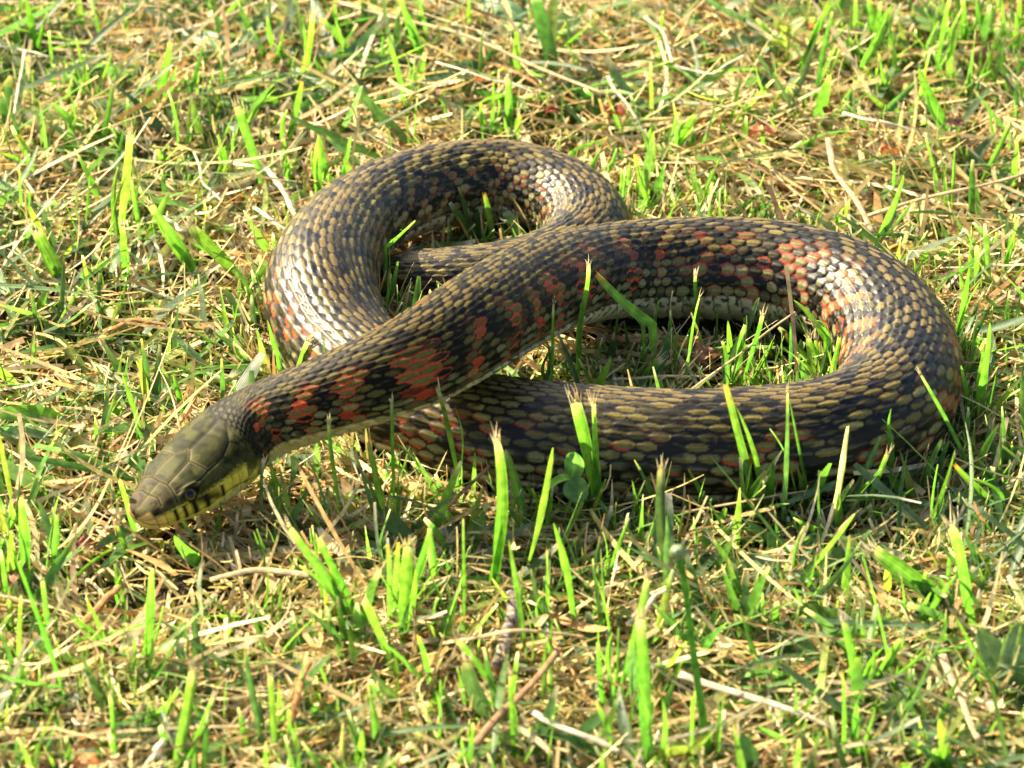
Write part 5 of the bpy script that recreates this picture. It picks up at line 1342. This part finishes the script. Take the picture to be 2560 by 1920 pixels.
build('bud', BVs * MM - bb_, BF, MAT_DULL, bc, np.stack([th_, zz], 1) * .1, parent=bud)

# ------------------------------------------------------------------ broad-leaved weeds
def weed(name, label, base, leaves, col, mat, cat='weed'):
    b0 = np.array([base[0], base[1], 0]) * MM
    w_ = empty(name, b0); tag(w_, label, cat, 'small broad-leaved weeds in the turf')
    for (p0, p1, W, tilt) in leaves:
        p0, p1 = np.array(p0, float), np.array(p1, float); d = p1 - p0
        v, f, c_, u_ = leaflet(p0, d, np.cross(d, [0, -.5, -1]) if False else np.cross([0, -.35, 1], d), np.linalg.norm(d), W, np.array(col) * rng.uniform(.85, 1.15))
        build('leaf', v * MM - b0, f, mat, c_, u_, parent=w_)
weed('broad_leaved_weed', 'dull green weed with long broad leaves lying flat at upper left', (-80, 188), [((-80, 190, 6), (-96.5, 205, 9), 6.6, 0), ((-80, 187, 6), (-86.5, 168, 7), 6.2, 0), ((-79.5, 190, 6), (-75.5, 203, 11), 4.0, 0)], (.105, .20, .095), MAT_DULL)
weed('broad_leaved_weed', 'pale yellow green ribbed leaf at the top right of centre', (6, 205), [((5, 199, 7), (20, 206, 12), 9.0, 0), ((5, 201, 6), (-2, 212, 8), 6, 0)], (.22, .30, .11), MAT_DULL)
weed('broad_leaved_weed', 'bluish green broad leaf at the top edge above the rear coil', (2, 213), [((4, 212, 7), (-12, 225, 10), 7, 0)], (.10, .21, .085), MAT_DULL)
weed('broad_leaved_weed', 'hairy grey green weed at the lower right edge', (119, -165), [((119, -166, 4), (112, -160, 19), 7, 0), ((119, -166, 4), (121, -163, 22), 7.5, 0), ((119, -166, 4), (128, -164, 17), 7, 0), ((119, -166, 4), (117, -176, 12), 6.5, 0)], (.15, .235, .085), MAT_DULL)
weed('broad_leaved_weed', 'yellowish green weed stem with small round leaves at the top right', (81, 185), [((81, 185, 3), (77, 183, 8), 4, 0), ((80.5, 185, 8), (84.5, 184, 11), 4, 0), ((80, 185, 11), (75.5, 184, 15), 4.2, 0), ((79.2, 185, 15), (76, 185, 21), 4, 0), ((79.4, 185, 16), (84.5, 184, 22), 5, 0), ((79.4, 185, 2), (80.2, 184.9, 17), .8, 0)], (.26, .30, .07), MAT_GREEN)
weed('broad_leaved_weed', 'lone dull leaf with pale blotches in the turf below the front coil at right', (64, -110), [((66, -112, 5), (58, -107, 9), 6, 0), ((66, -112, 5), (73, -118, 8), 5, 0)], (.115, .20, .09), MAT_DULL)

# ------------------------------------------------------------------ white petal, clods of earth, seed husk
v, f, c_, u_ = leaf_sheet((73.8, -173.5, 8.5), 4.6, 4.6, 40, (.85, .80, .74), curl=.9, crump=.5)
tag(build('petal', v * MM, f, MAT_STRAW, c_, u_, loc=np.array([73.8, -173.5, 0]) * MM), 'small whitish petal lying in the lower right foreground', 'petal')
def clod(name, label, cat, pos, size, col, seed):
    v, f = uv_ball(1.0, 26, 18)
    k = .72 + .55 * vnoise(v[:, 0] * 2 + seed, v[:, 1] * 2 + v[:, 2] * 1.7, seed) + .22 * vnoise(v[:, 0] * 6 + seed, v[:, 1] * 6 + v[:, 2] * 5, seed + 1)
    v = v * k[:, None] * np.array(size) + np.array(pos)
    loc = np.array([pos[0], pos[1], 0]) * MM
    tag(build(name, v * MM, f, MAT_SOILCLOD, np.array(col)[None] * np.ones((len(v), 1)), None, loc=loc), label, cat, 'crumbs of earth and husks')
clod('earth_clod', 'brown lump of earth in the top right corner', 'earth clod', (136.2, 191, 6.5), (2.5, 2.2, 2.9), (.30, .17, .08), 3)
clod('earth_clod', 'dark lump of earth at the right edge near the top', 'earth clod', (143.4, 185, 5), (2.0, 2.0, 1.8), (.11, .065, .045), 9)
clod('seed_husk', 'dark brown seed husk in the turf behind the large loop', 'seed husk', (71.8, 117.7, 7), (2.4, 2.0, 2.0), (.17, .085, .04), 15)
clod('seed_husk', 'small dark husk just left below the larger one behind the loop', 'seed husk', (68.4, 112.8, 6), (1.3, 1.2, 1.2), (.12, .06, .03), 21)
